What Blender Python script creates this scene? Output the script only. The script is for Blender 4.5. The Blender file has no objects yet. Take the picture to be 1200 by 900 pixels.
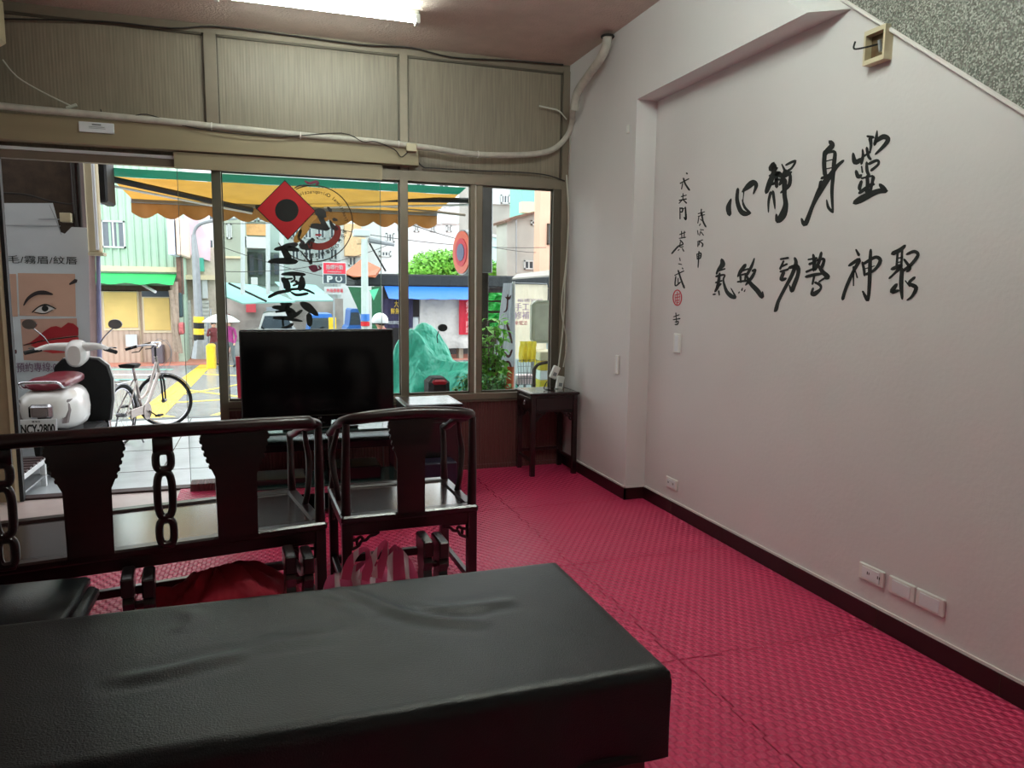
import bpy, bmesh, math, random
from mathutils import Vector, Matrix, noise
random.seed(7)
C = bpy.context.scene.collection
R = math.radians
# ---------------- camera (fitted to the photograph) ----------------
FPX, YAW, PITCH, ROLL, H = 863.6, 0.32169, 0.12573, 0.01085, 1.5
_f = Vector((math.sin(YAW)*math.cos(PITCH), math.cos(YAW)*math.cos(PITCH), -math.sin(PITCH)))
_r0 = Vector((math.cos(YAW), -math.sin(YAW), 0)); _u0 = _r0.cross(_f)
_r = math.cos(ROLL)*_r0 + math.sin(ROLL)*_u0
_u = -math.sin(ROLL)*_r0 + math.cos(ROLL)*_u0
CAM = Vector((0, 0, H))
cd = bpy.data.cameras.new('camera'); cam = bpy.data.objects.new('camera', cd); C.objects.link(cam)
cam.matrix_world = Matrix(((_r.x, _u.x, -_f.x, 0), (_r.y, _u.y, -_f.y, 0), (_r.z, _u.z, -_f.z, H), (0, 0, 0, 1)))
cd.sensor_width = 36; cd.sensor_fit = 'HORIZONTAL'; cd.lens = FPX*36/1200; cd.clip_end = 200
bpy.context.scene.camera = cam
# ---------------- overcast sky, lamps, exposure ----------------
w = bpy.data.worlds.new('world'); bpy.context.scene.world = w; w.use_nodes = True
nt = w.node_tree; bg = nt.nodes['Background']
tc = nt.nodes.new('ShaderNodeTexCoord'); nz = nt.nodes.new('ShaderNodeTexNoise'); nz.inputs['Scale'].default_value = 2.0
rp = nt.nodes.new('ShaderNodeValToRGB'); rp.color_ramp.elements[0].color = (.80, .86, .93, 1); rp.color_ramp.elements[1].color = (1, 1, 1, 1)
nt.links.new(tc.outputs['Generated'], nz.inputs['Vector']); nt.links.new(nz.outputs['Fac'], rp.inputs['Fac']); nt.links.new(rp.outputs['Color'], bg.inputs['Color'])
SKY = 2.15; TUBE = 42.0; TUBE_FILL = 128.0
bg.inputs['Strength'].default_value = SKY
vs = bpy.context.scene.view_settings
vs.view_transform = 'Standard'; vs.look = 'None'; vs.gamma = 1.0; vs.use_curve_mapping = False; vs.exposure = 0.95
bpy.context.scene.cycles.max_bounces = 8
bpy.context.scene.cycles.diffuse_bounces = 5
bpy.context.scene.cycles.sample_clamp_indirect = 6
# ---------------- a pixel of the photograph and a real distance give a real place ----------------
def ray(px, py): return _r*((px-600)/FPX) + _u*(-(py-450)/FPX) + _f
def at(px, py, Y): d = ray(px, py); return CAM + d*(Y/d.y)
def atx(px, py, X): d = ray(px, py); return CAM + d*(X/d.x)
def atz(px, py, Z): d = ray(px, py); return CAM + d*((Z-H)/d.z)
# ---------------- materials ----------------
def srgb(c):
    return tuple(((v/255)/12.92 if v/255 <= .04045 else ((v/255+.055)/1.055)**2.4) for v in c) + (1,)
MATS = {}
def mat(name, rgb, rough=.6, metal=0, var=.08, vscale=8, bump=0, bscale=60, emit=0, trans=0, alpha=1, coat=0, stretch=None, spec=.5, bdist=.01):
    if name in MATS: return MATS[name]
    m = bpy.data.materials.new(name); m.use_nodes = True; n = m.node_tree; b = n.nodes['Principled BSDF']; L = n.links.new
    c = srgb(rgb)
    tc = n.nodes.new('ShaderNodeTexCoord'); mp = n.nodes.new('ShaderNodeMapping')
    if stretch: mp.inputs['Scale'].default_value = stretch
    L(tc.outputs['Object'], mp.inputs['Vector'])
    if var:
        t = n.nodes.new('ShaderNodeTexNoise'); t.inputs['Scale'].default_value = vscale; t.inputs['Detail'].default_value = 5
        r = n.nodes.new('ShaderNodeValToRGB')
        r.color_ramp.elements[0].position = .3; r.color_ramp.elements[1].position = .7
        r.color_ramp.elements[0].color = tuple(max(0, v*(1-var)) for v in c[:3])+(1,)
        r.color_ramp.elements[1].color = tuple(min(1, v*(1+var)) for v in c[:3])+(1,)
        L(mp.outputs[0], t.inputs['Vector']); L(t.outputs['Fac'], r.inputs['Fac']); L(r.outputs['Color'], b.inputs['Base Color'])
    else: b.inputs['Base Color'].default_value = c
    b.inputs['Roughness'].default_value = rough; b.inputs['Metallic'].default_value = metal
    b.inputs['Specular IOR Level'].default_value = spec
    if coat: b.inputs['Coat Weight'].default_value = coat; b.inputs['Coat Roughness'].default_value = .15
    if trans: b.inputs['Transmission Weight'].default_value = trans; b.inputs['IOR'].default_value = 1.45
    if alpha < 1: b.inputs['Alpha'].default_value = alpha
    if emit: b.inputs['Emission Color'].default_value = c; b.inputs['Emission Strength'].default_value = emit
    if bump:
        bt = n.nodes.new('ShaderNodeTexNoise'); bt.inputs['Scale'].default_value = bscale; bt.inputs['Detail'].default_value = 3
        bn = n.nodes.new('ShaderNodeBump'); bn.inputs['Strength'].default_value = bump; bn.inputs['Distance'].default_value = bdist
        L(mp.outputs[0], bt.inputs['Vector']); L(bt.outputs['Fac'], bn.inputs['Height']); L(bn.outputs[0], b.inputs['Normal'])
    MATS[name] = m; return m
def math_node(n, op, a, b=None):
    x = n.nodes.new('ShaderNodeMath'); x.operation = op
    for i, v in enumerate((a, b)):
        if v is None: continue
        if isinstance(v, (int, float)): x.inputs[i].default_value = v
        else: n.links.new(v, x.inputs[i])
    return x.outputs[0]
def wave_bump(m, axis, pitch, strength=.6, dist=.004, axis2=None, sub=None):
    """raised ribs (one axis) or a staggered weave (two axes) as fine relief"""
    n = m.node_tree; b = n.nodes['Principled BSDF']; tc = n.nodes.new('ShaderNodeTexCoord')
    sx = n.nodes.new('ShaderNodeSeparateXYZ'); n.links.new(tc.outputs['Object'], sx.inputs[0])
    s1 = math_node(n, 'SINE', math_node(n, 'MULTIPLY', sx.outputs[axis], 2*math.pi/pitch))
    h = s1
    if axis2 is not None:
        s2 = math_node(n, 'SINE', math_node(n, 'MULTIPLY', sx.outputs[axis2], 2*math.pi/(sub or pitch)))
        h = math_node(n, 'MULTIPLY', s1, s2)
        h = math_node(n, 'MAXIMUM', math_node(n, 'MULTIPLY', h, 2.2), -1.0); h = math_node(n, 'MINIMUM', h, 1.0)
    bn = n.nodes.new('ShaderNodeBump'); bn.inputs['Strength'].default_value = strength; bn.inputs['Distance'].default_value = dist
    n.links.new(h, bn.inputs['Height'])
    old = b.inputs['Normal'].links
    if old: n.links.new(old[0].from_socket, bn.inputs['Normal'])
    n.links.new(bn.outputs[0], b.inputs['Normal']); return m
M = dict(
 wall=mat('painted_plaster', (218,214,212), .75, var=.02, vscale=2, bump=.12, bscale=45),
 ceil=mat('stippled_ceiling_paint', (208,190,178), .85, var=.05, bump=.9, bscale=70),
 alu=mat('bronze_anodised_aluminium', (134,122,106), .42, .35, var=.06),
 alud=mat('dark_bronze_aluminium', (92,84,72), .45, .4, var=.06),
 beam=mat('painted_metal_cover', (152,138,110), .5, .1, var=.05, vscale=3, stretch=(.4,1,5)),
 fluted=mat('fluted_yellowed_panel', (140,128,110), .45, 0, var=.16, vscale=11, stretch=(6,1,.3)),
 wain=mat('fluted_red_brown_panel', (104,62,60), .5, 0, var=.08, vscale=9, stretch=(6,1,.3)),
 fwall=mat('far_white_wall', (190,196,196), .7, var=.08, vscale=.6),
 wood=mat('dark_lacquered_rosewood', (32,8,10), .3, 0, var=.35, vscale=5, stretch=(1,1,6), coat=.25),
 seatw=mat('lacquered_seat_board', (44,26,26), .2, 0, var=.4, vscale=3, stretch=(1.2,14,1), coat=.7),
 woodblk=mat('near_black_lacquer', (20,12,14), .3, 0, var=.2, coat=.4),
 vinyl=mat('black_vinyl', (10,14,17), .33, 0, var=.12, bump=.2, bscale=260, spec=.42),
 vinylskirt=mat('maroon_black_cloth', (20,6,8), .75, 0, var=.1),
 base=mat('dark_red_baseboard_tile', (42,10,12), .4, 0, var=.2, vscale=12),
 caulk=mat('white_caulk', (225,220,215), .6, var=0),
 black=mat('matt_black', (10,10,11), .6, var=0), gloss=mat('gloss_black_plastic', (5,5,6), .18, var=0),
 rubber=mat('black_rubber', (18,18,18), .8, var=.1), chrome=mat('chrome', (200,200,205), .15, 1, var=0),
 steel=mat('grey_steel', (140,143,146), .4, .6, var=.1), white=mat('white_plastic', (225,224,218), .4, var=.02),
 whitep=mat('white_paint', (225,228,230), .5, var=.04), pipe=mat('grubby_white_tape', (190,184,172), .7, var=.12, vscale=20, bump=.3, bscale=30),
 cream=mat('cream_plastic', (204,192,160), .5, var=.05), ink=mat('black_ink', (18,22,20), .7, var=0),
 red=mat('red_vinyl_film', (196,10,28), .5, var=.03), sealred=mat('seal_red_ink', (196,70,80), .7, var=.1),
 terr=mat('grey_terrazzo', (128,130,122), .55, var=0), cable=mat('dark_cable', (40,34,30), .6, var=0),
 cablew=mat('white_cable', (205,203,190), .5, var=.03),
 tile=mat('pale_entrance_tile', (190,172,168), .35, var=.06), pave=mat('wet_pale_concrete', (188,194,198), .28, var=.12, vscale=5, bump=.15, bscale=25),
 road=mat('wet_asphalt', (128,133,136), .22, var=.18, vscale=3, bump=.25, bscale=30),
 yline=mat('yellow_road_paint', (236,196,50), .4, var=.1, vscale=14), wline=mat('white_road_paint', (220,226,226), .4, var=.1), gline=mat('green_road_paint', (96,176,158), .4, var=.1),
 brick=mat('red_paving', (188,122,104), .5, var=.12, vscale=20), soot=mat('dark_grimy_concrete', (66,52,40), .85, var=.3, vscale=10, bump=.3),
 darkred=mat('dark_red_paint', (48,22,20), .6, var=.1), skin=mat('skin', (214,168,142), .55, var=.03), hair=mat('black_hair', (20,16,15), .6, var=.1),
)
def speckle(m, cols, scale):
    n = m.node_tree; b = n.nodes['Principled BSDF']; tc = n.nodes.new('ShaderNodeTexCoord')
    v = n.nodes.new('ShaderNodeTexVoronoi'); v.inputs['Scale'].default_value = scale
    r = n.nodes.new('ShaderNodeValToRGB'); r.color_ramp.interpolation = 'CONSTANT'
    sp = n.nodes.new('ShaderNodeSeparateColor'); n.links.new(tc.outputs['Object'], v.inputs['Vector']); n.links.new(v.outputs['Color'], sp.inputs[0])
    while len(r.color_ramp.elements) < len(cols): r.color_ramp.elements.new(.5)
    for i, c in enumerate(cols): r.color_ramp.elements[i].position = i/len(cols); r.color_ramp.elements[i].color = srgb(c)
    n.links.new(sp.outputs[0], r.inputs['Fac']); n.links.new(r.outputs[0], b.inputs['Base Color'])
speckle(M['terr'], [(120,124,114), (92,98,90), (150,152,142), (108,104,98), (134,140,128), (178,180,170), (84,82,74)], 170)
wave_bump(M['fluted'], 0, .021, .10, .003); wave_bump(M['wain'], 0, .024, .8, .004)
M['mat'] = wave_bump(mat('crimson_foam', (204,50,94), .40, var=.05, vscale=4), 0, .044, .6, .008, 1, .066)
M['glass'] = bpy.data.materials.new('window_glass'); M['glass'].use_nodes = True
def _glass(m, tint, rough=0.0):
    n = m.node_tree; n.nodes.remove(n.nodes['Principled BSDF']); o = n.nodes['Material Output']
    t = n.nodes.new('ShaderNodeBsdfTransparent'); t.inputs[0].default_value = tint
    g = n.nodes.new('ShaderNodeBsdfGlossy'); g.inputs['Roughness'].default_value = rough
    f = n.nodes.new('ShaderNodeFresnel'); f.inputs[0].default_value = 1.3; x = n.nodes.new('ShaderNodeMixShader')
    n.links.new(f.outputs[0], x.inputs[0]); n.links.new(t.outputs[0], x.inputs[1]); n.links.new(g.outputs[0], x.inputs[2]); n.links.new(x.outputs[0], o.inputs['Surface'])
_glass(M['glass'], (.93, .96, .95, 1))
def translucent(m, k):
    """thin cloth or sheet that lets part of the light through"""
    n = m.node_tree; b = n.nodes['Principled BSDF']; o = n.nodes['Material Output']; t = n.nodes.new('ShaderNodeBsdfTranslucent'); x = n.nodes.new('ShaderNodeMixShader')
    src = b.inputs['Base Color'].links
    if src: n.links.new(src[0].from_socket, t.inputs[0])
    else: t.inputs[0].default_value = b.inputs['Base Color'].default_value
    x.inputs[0].default_value = k; n.links.new(b.outputs[0], x.inputs[1]); n.links.new(t.outputs[0], x.inputs[2]); n.links.new(x.outputs[0], o.inputs['Surface']); return m
# ---------------- mesh builder ----------------
def catmull(pts, n=6):
    P = [tuple(p) for p in pts]; out = []
    if len(P) < 3: return P
    for i in range(len(P)-1):
        p0, p1, p2, p3 = P[max(i-1, 0)], P[i], P[i+1], P[min(i+2, len(P)-1)]
        for k in range(n):
            t = k/n; out.append(tuple(.5*((2*b)+(-a+c)*t+(2*a-5*b+4*c-d)*t*t+(-a+3*b-3*c+d)*t**3) for a, b, c, d in zip(p0, p1, p2, p3)))
    out.append(P[-1]); return out
class MB:
    def __init__(s, X=None): s.v = []; s.f = []; s.X = X or Matrix.Identity(4)
    def add(s, vs, fs):
        k = len(s.v); s.v += [tuple(s.X @ Vector(p)) for p in vs]; s.f += [tuple(i+k for i in f) for f in fs]; return s
    def box(s, x0, x1, y0, y1, z0, z1):
        return s.add([(x0,y0,z0),(x1,y0,z0),(x1,y1,z0),(x0,y1,z0),(x0,y0,z1),(x1,y0,z1),(x1,y1,z1),(x0,y1,z1)],
            [(0,3,2,1),(4,5,6,7),(0,1,5,4),(1,2,6,5),(2,3,7,6),(3,0,4,7)])
    def rbox(s, x0, x1, y0, y1, z0, z1, b=.006):
        """box with chamfered long and short edges"""
        vs = []
        for z, i in ((z0, b), (z0+b, 0), (z1-b, 0), (z1, b)):
            a0, a1, c0, c1 = x0+i, x1-i, y0+i, y1-i; q = b if i == 0 else b*.6
            vs += [(a0+q,c0,z),(a1-q,c0,z),(a1,c0+q,z),(a1,c1-q,z),(a1-q,c1,z),(a0+q,c1,z),(a0,c1-q,z),(a0,c0+q,z)]
        fs = [tuple(range(7,-1,-1)), tuple(range(24,32))]
        for r in range(3):
            for i in range(8): j = (i+1) % 8; fs.append((r*8+i, r*8+j, r*8+8+j, r*8+8+i))
        return s.add(vs, fs)
    def prism(s, pts, d, close=True):
        """pts: 3D outline, d: extrusion vector"""
        n = len(pts); d = Vector(d); a = [Vector(p) for p in pts]
        return s.add([tuple(p) for p in a]+[tuple(p+d) for p in a], [tuple(range(n)), tuple(range(2*n-1, n-1, -1))]+[((i+1) % n, i, n+i, n+(i+1) % n) for i in range(n)])
    def quad(s, a, b, c, d): return s.add([tuple(a), tuple(b), tuple(c), tuple(d)], [(0,1,2,3)])
    def tube(s, pts, r, n=8, smooth=0, cap=True, sq=None):
        """round (or sq=(w,h) rectangular) bar along a path; r may be a list"""
        P = catmull(pts, smooth) if smooth else [tuple(p) for p in pts]
        P = [Vector(p) for p in P]; m = len(P)
        rr = [r]*m if isinstance(r, (int, float)) else [r[0]+(r[-1]-r[0])*i/(m-1) for i in range(m)] if len(r) == 2 else None
        if rr is None:
            k = len(r)-1; rr = []
            for i in range(m):
                t = i/(m-1)*k; j = min(int(t), k-1); rr.append(r[j]+(r[j+1]-r[j])*(t-j))
        up = Vector((0, 0, 1)); t0 = (P[1]-P[0]).normalized()
        if abs(t0.dot(up)) > .9: up = Vector((0, 1, 0))
        vs = []; side = None
        for i, p in enumerate(P):
            t = (P[min(i+1, m-1)]-P[max(i-1, 0)]).normalized()
            side = (t.cross(up) if side is None else side - t*side.dot(t))
            if side.length < 1e-6: side = t.orthogonal()
            side.normalize(); q = side.cross(t)
            for k in range(n):
                a = 2*math.pi*(k+.5)/n
                if sq: e = 1.4142; vs.append(tuple(p + side*(max(-1,min(1,math.cos(a)*e))*sq[0]/2) + q*(max(-1,min(1,math.sin(a)*e))*sq[1]/2)))
                else: vs.append(tuple(p + side*(math.cos(a)*rr[i]) + q*(math.sin(a)*rr[i])))
        fs = [(i*n+k, i*n+(k+1) % n, (i+1)*n+(k+1) % n, (i+1)*n+k) for i in range(m-1) for k in range(n)]
        if cap: fs += [tuple(range(n-1, -1, -1)), tuple(range((m-1)*n, m*n))]
        return s.add(vs, fs)
    def ring(s, c, ax, R_, r, n=32, k=6, arc=2*math.pi, a0=0, e=1.0):
        ax = Vector(ax).normalized(); u = ax.orthogonal().normalized() if abs(ax.z) > .9 else Vector((0,0,1)).cross(ax).normalized(); v = ax.cross(u)
        full = arc >= 2*math.pi-.01; m = n if full else n+1; vs = []
        for i in range(m):
            a = a0+arc*i/n; d = u*math.cos(a)+v*math.sin(a)
            for j in range(k):
                b = 2*math.pi*j/k; vs.append(tuple(Vector(c)+d*(R_+r*math.cos(b))+ax*(r*e*math.sin(b))))
        fs = [(i*k+j, i*k+(j+1) % k, ((i+1) % m)*k+(j+1) % k, ((i+1) % m)*k+j) for i in range(m if full else m-1) for j in range(k)]
        return s.add(vs, fs)
    def disc(s, c, ax, r, t=.002, n=24, ry=None):
        ax = Vector(ax).normalized(); u = Vector((0,0,1)).cross(ax).normalized() if abs(ax.z) < .9 else Vector((1,0,0)); v = ax.cross(u)
        return s.prism([Vector(c)+u*(r*math.cos(2*math.pi*i/n))+v*((ry or r)*math.sin(2*math.pi*i/n)) for i in range(n)], ax*t)
    def ball(s, c, r, n=12, m=8):
        rx, ry, rz = (r, r, r) if isinstance(r, (int, float)) else r; vs = []
        for i in range(m+1):
            t = math.pi*i/m
            for j in range(n): p = 2*math.pi*j/n; vs.append((c[0]+rx*math.sin(t)*math.cos(p), c[1]+ry*math.sin(t)*math.sin(p), c[2]+rz*math.cos(t)))
        return s.add(vs, [(i*n+j, (i+1)*n+j, (i+1)*n+(j+1) % n, i*n+(j+1) % n) for i in range(m) for j in range(n)])
    def loft(s, rings, cap=True, closed=True):
        n = len(rings[0]); vs = [tuple(p) for r in rings for p in r]
        fs = [(i*n+k, i*n+(k+1) % n, (i+1)*n+(k+1) % n, (i+1)*n+k) for i in range(len(rings)-1) for k in range(n if closed else n-1)]
        if cap and closed: fs += [tuple(range(n-1, -1, -1)), tuple(range((len(rings)-1)*n, len(rings)*n))]
        return s.add(vs, fs)
    def grid(s, fn, nu, nv, thick=None):
        vs = [tuple(fn(i/nu, j/nv)) for i in range(nu+1) for j in range(nv+1)]
        fs = [(i*(nv+1)+j, (i+1)*(nv+1)+j, (i+1)*(nv+1)+j+1, i*(nv+1)+j+1) for i in range(nu) for j in range(nv)]
        return s.add(vs, fs)
    def build(s, name, m, parent=None, world=True, smooth=False, fix=True, **tags):
        me = bpy.data.meshes.new(name); me.from_pydata(s.v, [], s.f)
        if fix:
            b = bmesh.new(); b.from_mesh(me); bmesh.ops.remove_doubles(b, verts=b.verts, dist=1e-5); bmesh.ops.recalc_face_normals(b, faces=b.faces); b.to_mesh(me); b.free()
        me.materials.append(M[m] if isinstance(m, str) else m)
        if smooth:
            for p in me.polygons: p.use_smooth = True
            me.set_sharp_from_angle(angle=R(45))
        o = bpy.data.objects.new(name, me); C.objects.link(o)
        if parent:
            o.parent = parent
            if world: o.location = -wt(parent)
        for k, v in tags.items(): o[k] = v
        return o
def wt(o):
    p = Vector(o.location)
    while o.parent: o = o.parent; p = p + Vector(o.location)
    return p
def thing(name, label, cat, loc=(0,0,0), group=None, rz=0):
    o = bpy.data.objects.new(name, None); C.objects.link(o); o.empty_display_size = .1
    o.location = loc; o.rotation_euler = (0, 0, rz); o['label'] = label; o['category'] = cat
    if group: o['group'] = group
    return o
def tag(o, label, cat, group=None):
    o['label'] = label; o['category'] = cat
    if group: o['group'] = group
    return o
def struct(o): o['kind'] = 'structure'; return o
def dup(root, loc, rz=0, label=None):
    r = root.copy(); C.objects.link(r); r.location = loc; r.rotation_euler = (0, 0, rz)
    if label: r['label'] = label
    for ch in list(root.children):
        c = ch.copy(); C.objects.link(c); c.parent = r
        for g in ch.children: d = g.copy(); C.objects.link(d); d.parent = c
    return r
def text(body, size, X, m, name, parent=None, t=.001, align='CENTER', bold=0, fit=None, **tags):
    """flat print: letters as thin meshes; X maps text plane (x right, y up) to the world"""
    cu = bpy.data.curves.new('lettering', 'FONT'); cu.body = body; cu.size = size; cu.align_x = align; cu.align_y = 'CENTER'; cu.extrude = t/2; cu.offset = bold; cu.resolution_u = 3
    ob = bpy.data.objects.new('lettering', cu); C.objects.link(ob); dg = bpy.context.evaluated_depsgraph_get()
    me = bpy.data.meshes.new_from_object(ob.evaluated_get(dg)); bpy.data.objects.remove(ob)
    if fit and me.vertices:
        xs = [v.co.x for v in me.vertices]; ys = [v.co.y for v in me.vertices]
        sx = fit[0]/max(1e-6, max(xs)-min(xs)); sy = fit[1]/max(1e-6, max(ys)-min(ys)); cx = (max(xs)+min(xs))/2; cy = (max(ys)+min(ys))/2
        for v in me.vertices: v.co.x = (v.co.x-cx)*sx; v.co.y = (v.co.y-cy)*sy
    me.transform(X); me.materials.clear(); me.materials.append(M[m] if isinstance(m, str) else m)
    o = bpy.data.objects.new(name, me); C.objects.link(o)
    if parent: o.parent = parent; o.location = -wt(parent)
    for k, v in tags.items(): o[k] = v
    return o
def face_front(p, flip=False, tilt=0):
    """frame of a vertical print facing -Y (towards the room) at p"""
    ca, sa = math.cos(tilt), math.sin(tilt); s = -1 if flip else 1
    return Matrix(((s*ca, -sa*s, 0, p[0]), (0, 0, -1, p[1]), (sa, ca, 0, p[2]), (0, 0, 0, 1)))
def brush(mb, strokes, fmap, f, ox, oy, n, t=.0015):
    """ink strokes: (x, y, width) knots; each becomes a smooth tapering ribbon"""
    for st in strokes:
        K = catmull([(ox+x/f, oy+y/f, w_/f*(1.3 if f > 1 else 1)) for x, y, w_ in st], 5)
        if len(K) < 2: continue
        L, Rr = [], []
        for i, (x, y, w_) in enumerate(K):
            a, b = K[max(i-1, 0)], K[min(i+1, len(K)-1)]; dx, dy = b[0]-a[0], b[1]-a[1]; d = math.hypot(dx, dy) or 1
            w_ = max(w_, .25); e = .72 if i in (0, len(K)-1) else 1
            L.append((x-dy/d*w_/2*e, y+dx/d*w_/2*e)); Rr.append((x+dy/d*w_/2*e, y-dx/d*w_/2*e))
        x, y, w_ = K[0]; b = K[1]; d = math.hypot(b[0]-x, b[1]-y) or 1; c0 = (x-(b[0]-x)/d*w_*.35, y-(b[1]-y)/d*w_*.35)
        x, y, w_ = K[-1]; b = K[-2]; d = math.hypot(b[0]-x, b[1]-y) or 1; c1 = (x-(b[0]-x)/d*w_*.35, y-(b[1]-y)/d*w_*.35)
        A = [fmap(*p) for p in L]; B = [fmap(*p) for p in Rr]; m = len(A); nn = Vector(n)*t
        vs = [tuple(p+nn) for p in A]+[tuple(p+nn) for p in B]+[tuple(fmap(*c0)+nn), tuple(fmap(*c1)+nn)]
        fs = [(i, i+1, m+i+1, m+i) for i in range(m-1)]+[(0, m, 2*m), (m-1, 2*m-1, 2*m+1)]
        mb.add(vs, fs)
def poly(mb, pts, fmap, n, t=.0015):
    mb.prism([fmap(*p) for p in pts], Vector(n)*t); return mb
# =====================================================================
# ROOM SHELL
# =====================================================================
YF, XW, XR, ZC, XL, YB = 5.9, 2.443, 2.60, 3.35, -2.45, -2.2
floor = struct(MB().box(XL, XR+.1, YB, YF+.12, -.12, -.012).build('floor', 'tile'))
struct(MB().box(XL-.2, XR+.3, YB-.2, YF+.12, ZC, ZC+.15).build('ceiling', 'ceil'))
struct(MB().box(XL-.15, XL, YB, YF, -.012, ZC).build('wall_left', 'wall'))
struct(MB().box(XL, XR, YB-.15, YB, -.012, ZC).build('wall_back', 'wall'))
wr = struct(MB().box(XR, XR+.15, YB, 4.72, -.012, ZC).box(XW, XR+.15, 4.70, YF+.1, -.012, ZC).build('wall_right', 'wall'))
# beam over the recess: deep face flush with the near pier, end cut by the stair
MB().loft([[(XW,4.70,2.806),(XW,3.02,2.806),(XW,3.16,2.90),(XW,3.5,3.35),(XW,4.70,3.35)], [(XR+.02,4.70,2.806),(XR+.02,2.90,2.806),(XR+.02,2.98,2.90),(XR+.02,3.3,3.35),(XR+.02,4.70,3.35)]]).build('beam', 'wall', wr)
# stair side: terrazzo face above a sloping edge with its white bead
st = struct(MB().prism([(2.585,2.952,2.86),(2.585,.6,1.10),(2.585,.6,3.35),(2.585,2.952+.65,3.35)], (.2,0,0)).build('stair_side', 'terr'))
MB().tube([(2.583,2.97,2.868),(2.583,2.5,2.515),(2.583,2.03,2.161),(2.583,.6,1.092)], .009, 6).build('plaster_bead', 'caulk', st)
# baseboards
bb = struct(MB().box(XR-.012, XR, YB, 4.70, -.01, .085).build('baseboard_right', 'base'))
MB().box(XW-.012, XR, 4.688, 4.70, -.01, .085).build('baseboard_return', 'base', bb)
MB().box(XW-.012, XW, 4.688, YF, -.01, .085).build('baseboard_pier', 'base', bb)
MB().box(XR-.008, XR, YB, 4.70, .085, .097).box(XW-.008, XR, 4.692, 4.70, .085, .097).box(XW-.008, XW, 4.692, YF, .085, .097).build('caulk_line', 'caulk', bb)
for y in (4.3, 3.7, 3.1, 2.5, 1.9): MB().box(XR-.0135, XR-.011, y-.0015, y+.0015, -.01, .085).build('tile_joint', 'soot', bb)
# front wall: frame of bronze aluminium, panels, wainscot
fw = struct(MB().box(XL, XW, YF+.0, YF+.06, 3.29, ZC).box(XL, XW, YF-.0, YF+.06, 2.35, 2.43).box(2.385, XW, YF-.01, YF+.06, .6, 3.3)
    .box(XL, -1.68, YF, YF+.06, 0, 3.3).build('wall_front', 'alu'))
for a, b in ((-.365,-.285), (1.025,1.085)): MB().box(a, b, YF-.015, YF+.05, 2.43, 3.29).build('transom_mullion', 'alu', fw)
for a, b, c in ((-1.68,-.365,2.43), (-.285,1.025,2.43), (1.085,2.385,2.43)):
    MB().box(a, b, YF+.025, YF+.045, c, 3.29).build('transom_panel', 'fluted', fw)
    MB().box(a, b, YF+.005, YF+.03, 3.275, 3.29).box(a, a+.012, YF+.005, YF+.03, c, 3.29).box(b-.012, b, YF+.005, YF+.03, c, 3.29).build('panel_bead', 'alud', fw)
MB().box(-.35, -.288, YF-.01, YF+.06, -.01, 2.36).build('mullion', 'alu', fw)
MB().box(1.022, 1.083, YF-.01, YF+.06, .6, 2.36).build('mullion', 'alu', fw)
MB().box(2.315, 2.385, YF-.005, YF+.05, .64, 2.35).build('jamb', 'alud', fw)
MB().box(-.288, XW, YF-.02, YF+.07, .575, .645).build('sill', 'alu', fw)
MB().box(-.288, XW, YF-.03, YF-.018, .588, .6).build('sill_lip', 'alud', fw)
MB().box(-.288, XW, YF, YF+.10, -.05, .575).build('wainscot', 'wain', fw)
MB().box(-.288, XW-.012, YF-.014, YF, -.01, .035).build('wainscot_foot', 'wain', fw)
MB().box(-.57, -.35, YF-.12, YF+.02, -.012, .055).build('threshold_block', 'wain', fw)
MB().box(-1.68, -.35, YF-.0, YF+.1, -.03, .003).build('door_sill', 'darkred', fw)
MB().box(-1.684, -1.66, YF-.03, YF+.02, -.01, 2.44).build('door_jamb', 'black', fw)
MB().box(-1.71, -1.684, YF-.025, YF+.02, -.01, 2.40).build('pale_strip', 'cream', fw)
MB().box(XL, -1.71, YF-.01, YF+.0, -.01, 2.40).build('side_panel', mat('beige_board', (150,132,104), .6), fw)
MB().box(-1.72, -.55, YF-.02, YF+.04, 2.405, 2.425).build('door_track', 'whitep', fw)
for i, (a, b) in enumerate(((-.285, 1.022), (1.083, 1.60), (1.70, 2.315))):
    wn = struct(MB().box(a, b, YF+.03, YF+.05, .645, .662).box(a, b, YF+.03, YF+.05, 2.335, 2.35).box(a, a+.008, YF+.03, YF+.05, .645, 2.35).box(b-.008, b, YF+.03, YF+.05, .645, 2.35).build('window_%d' % (i+1), 'alud'))
    MB().box(a, b, YF+.038, YF+.043, .65, 2.345).build('pane', 'glass', wn)
# aluminium upright standing between the two right-hand panes
MB().box(1.60, 1.64, YF+.02, YF+.06, .645, 2.35).box(1.655, 1.70, YF+.02, YF+.075, .645, 2.35).build('meeting_stile', 'alu', fw)
# door operator cover and sliding glass leaf
op = tag(MB().rbox(-1.70, 1.155, YF-.10, YF-.012, 2.452, 2.622, .004).build('door_operator_cover', 'beam'), 'long beige metal cover above the glass door, under the wrapped pipe', 'cover')
leaf = thing('sliding_glass_door', 'open sliding glass leaf with bronze top rail, black lettering and red diamond on it', 'door', (.15, YF-.045, 0))
MB().box(-.585, .875, YF-.075, YF-.035, 2.335, 2.445).build('top_rail', 'beam', leaf)
MB().box(-.57, .86, YF-.06, YF-.05, .0, 2.34).build('glass_pane', 'glass', leaf)
MB().box(-.572, -.569, YF-.061, YF-.049, .0, 2.34).box(.859, .862, YF-.061, YF-.049, 0, 2.34).build('polished_edge', mat('glass_edge', (70,96,88), .3), leaf)
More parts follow.
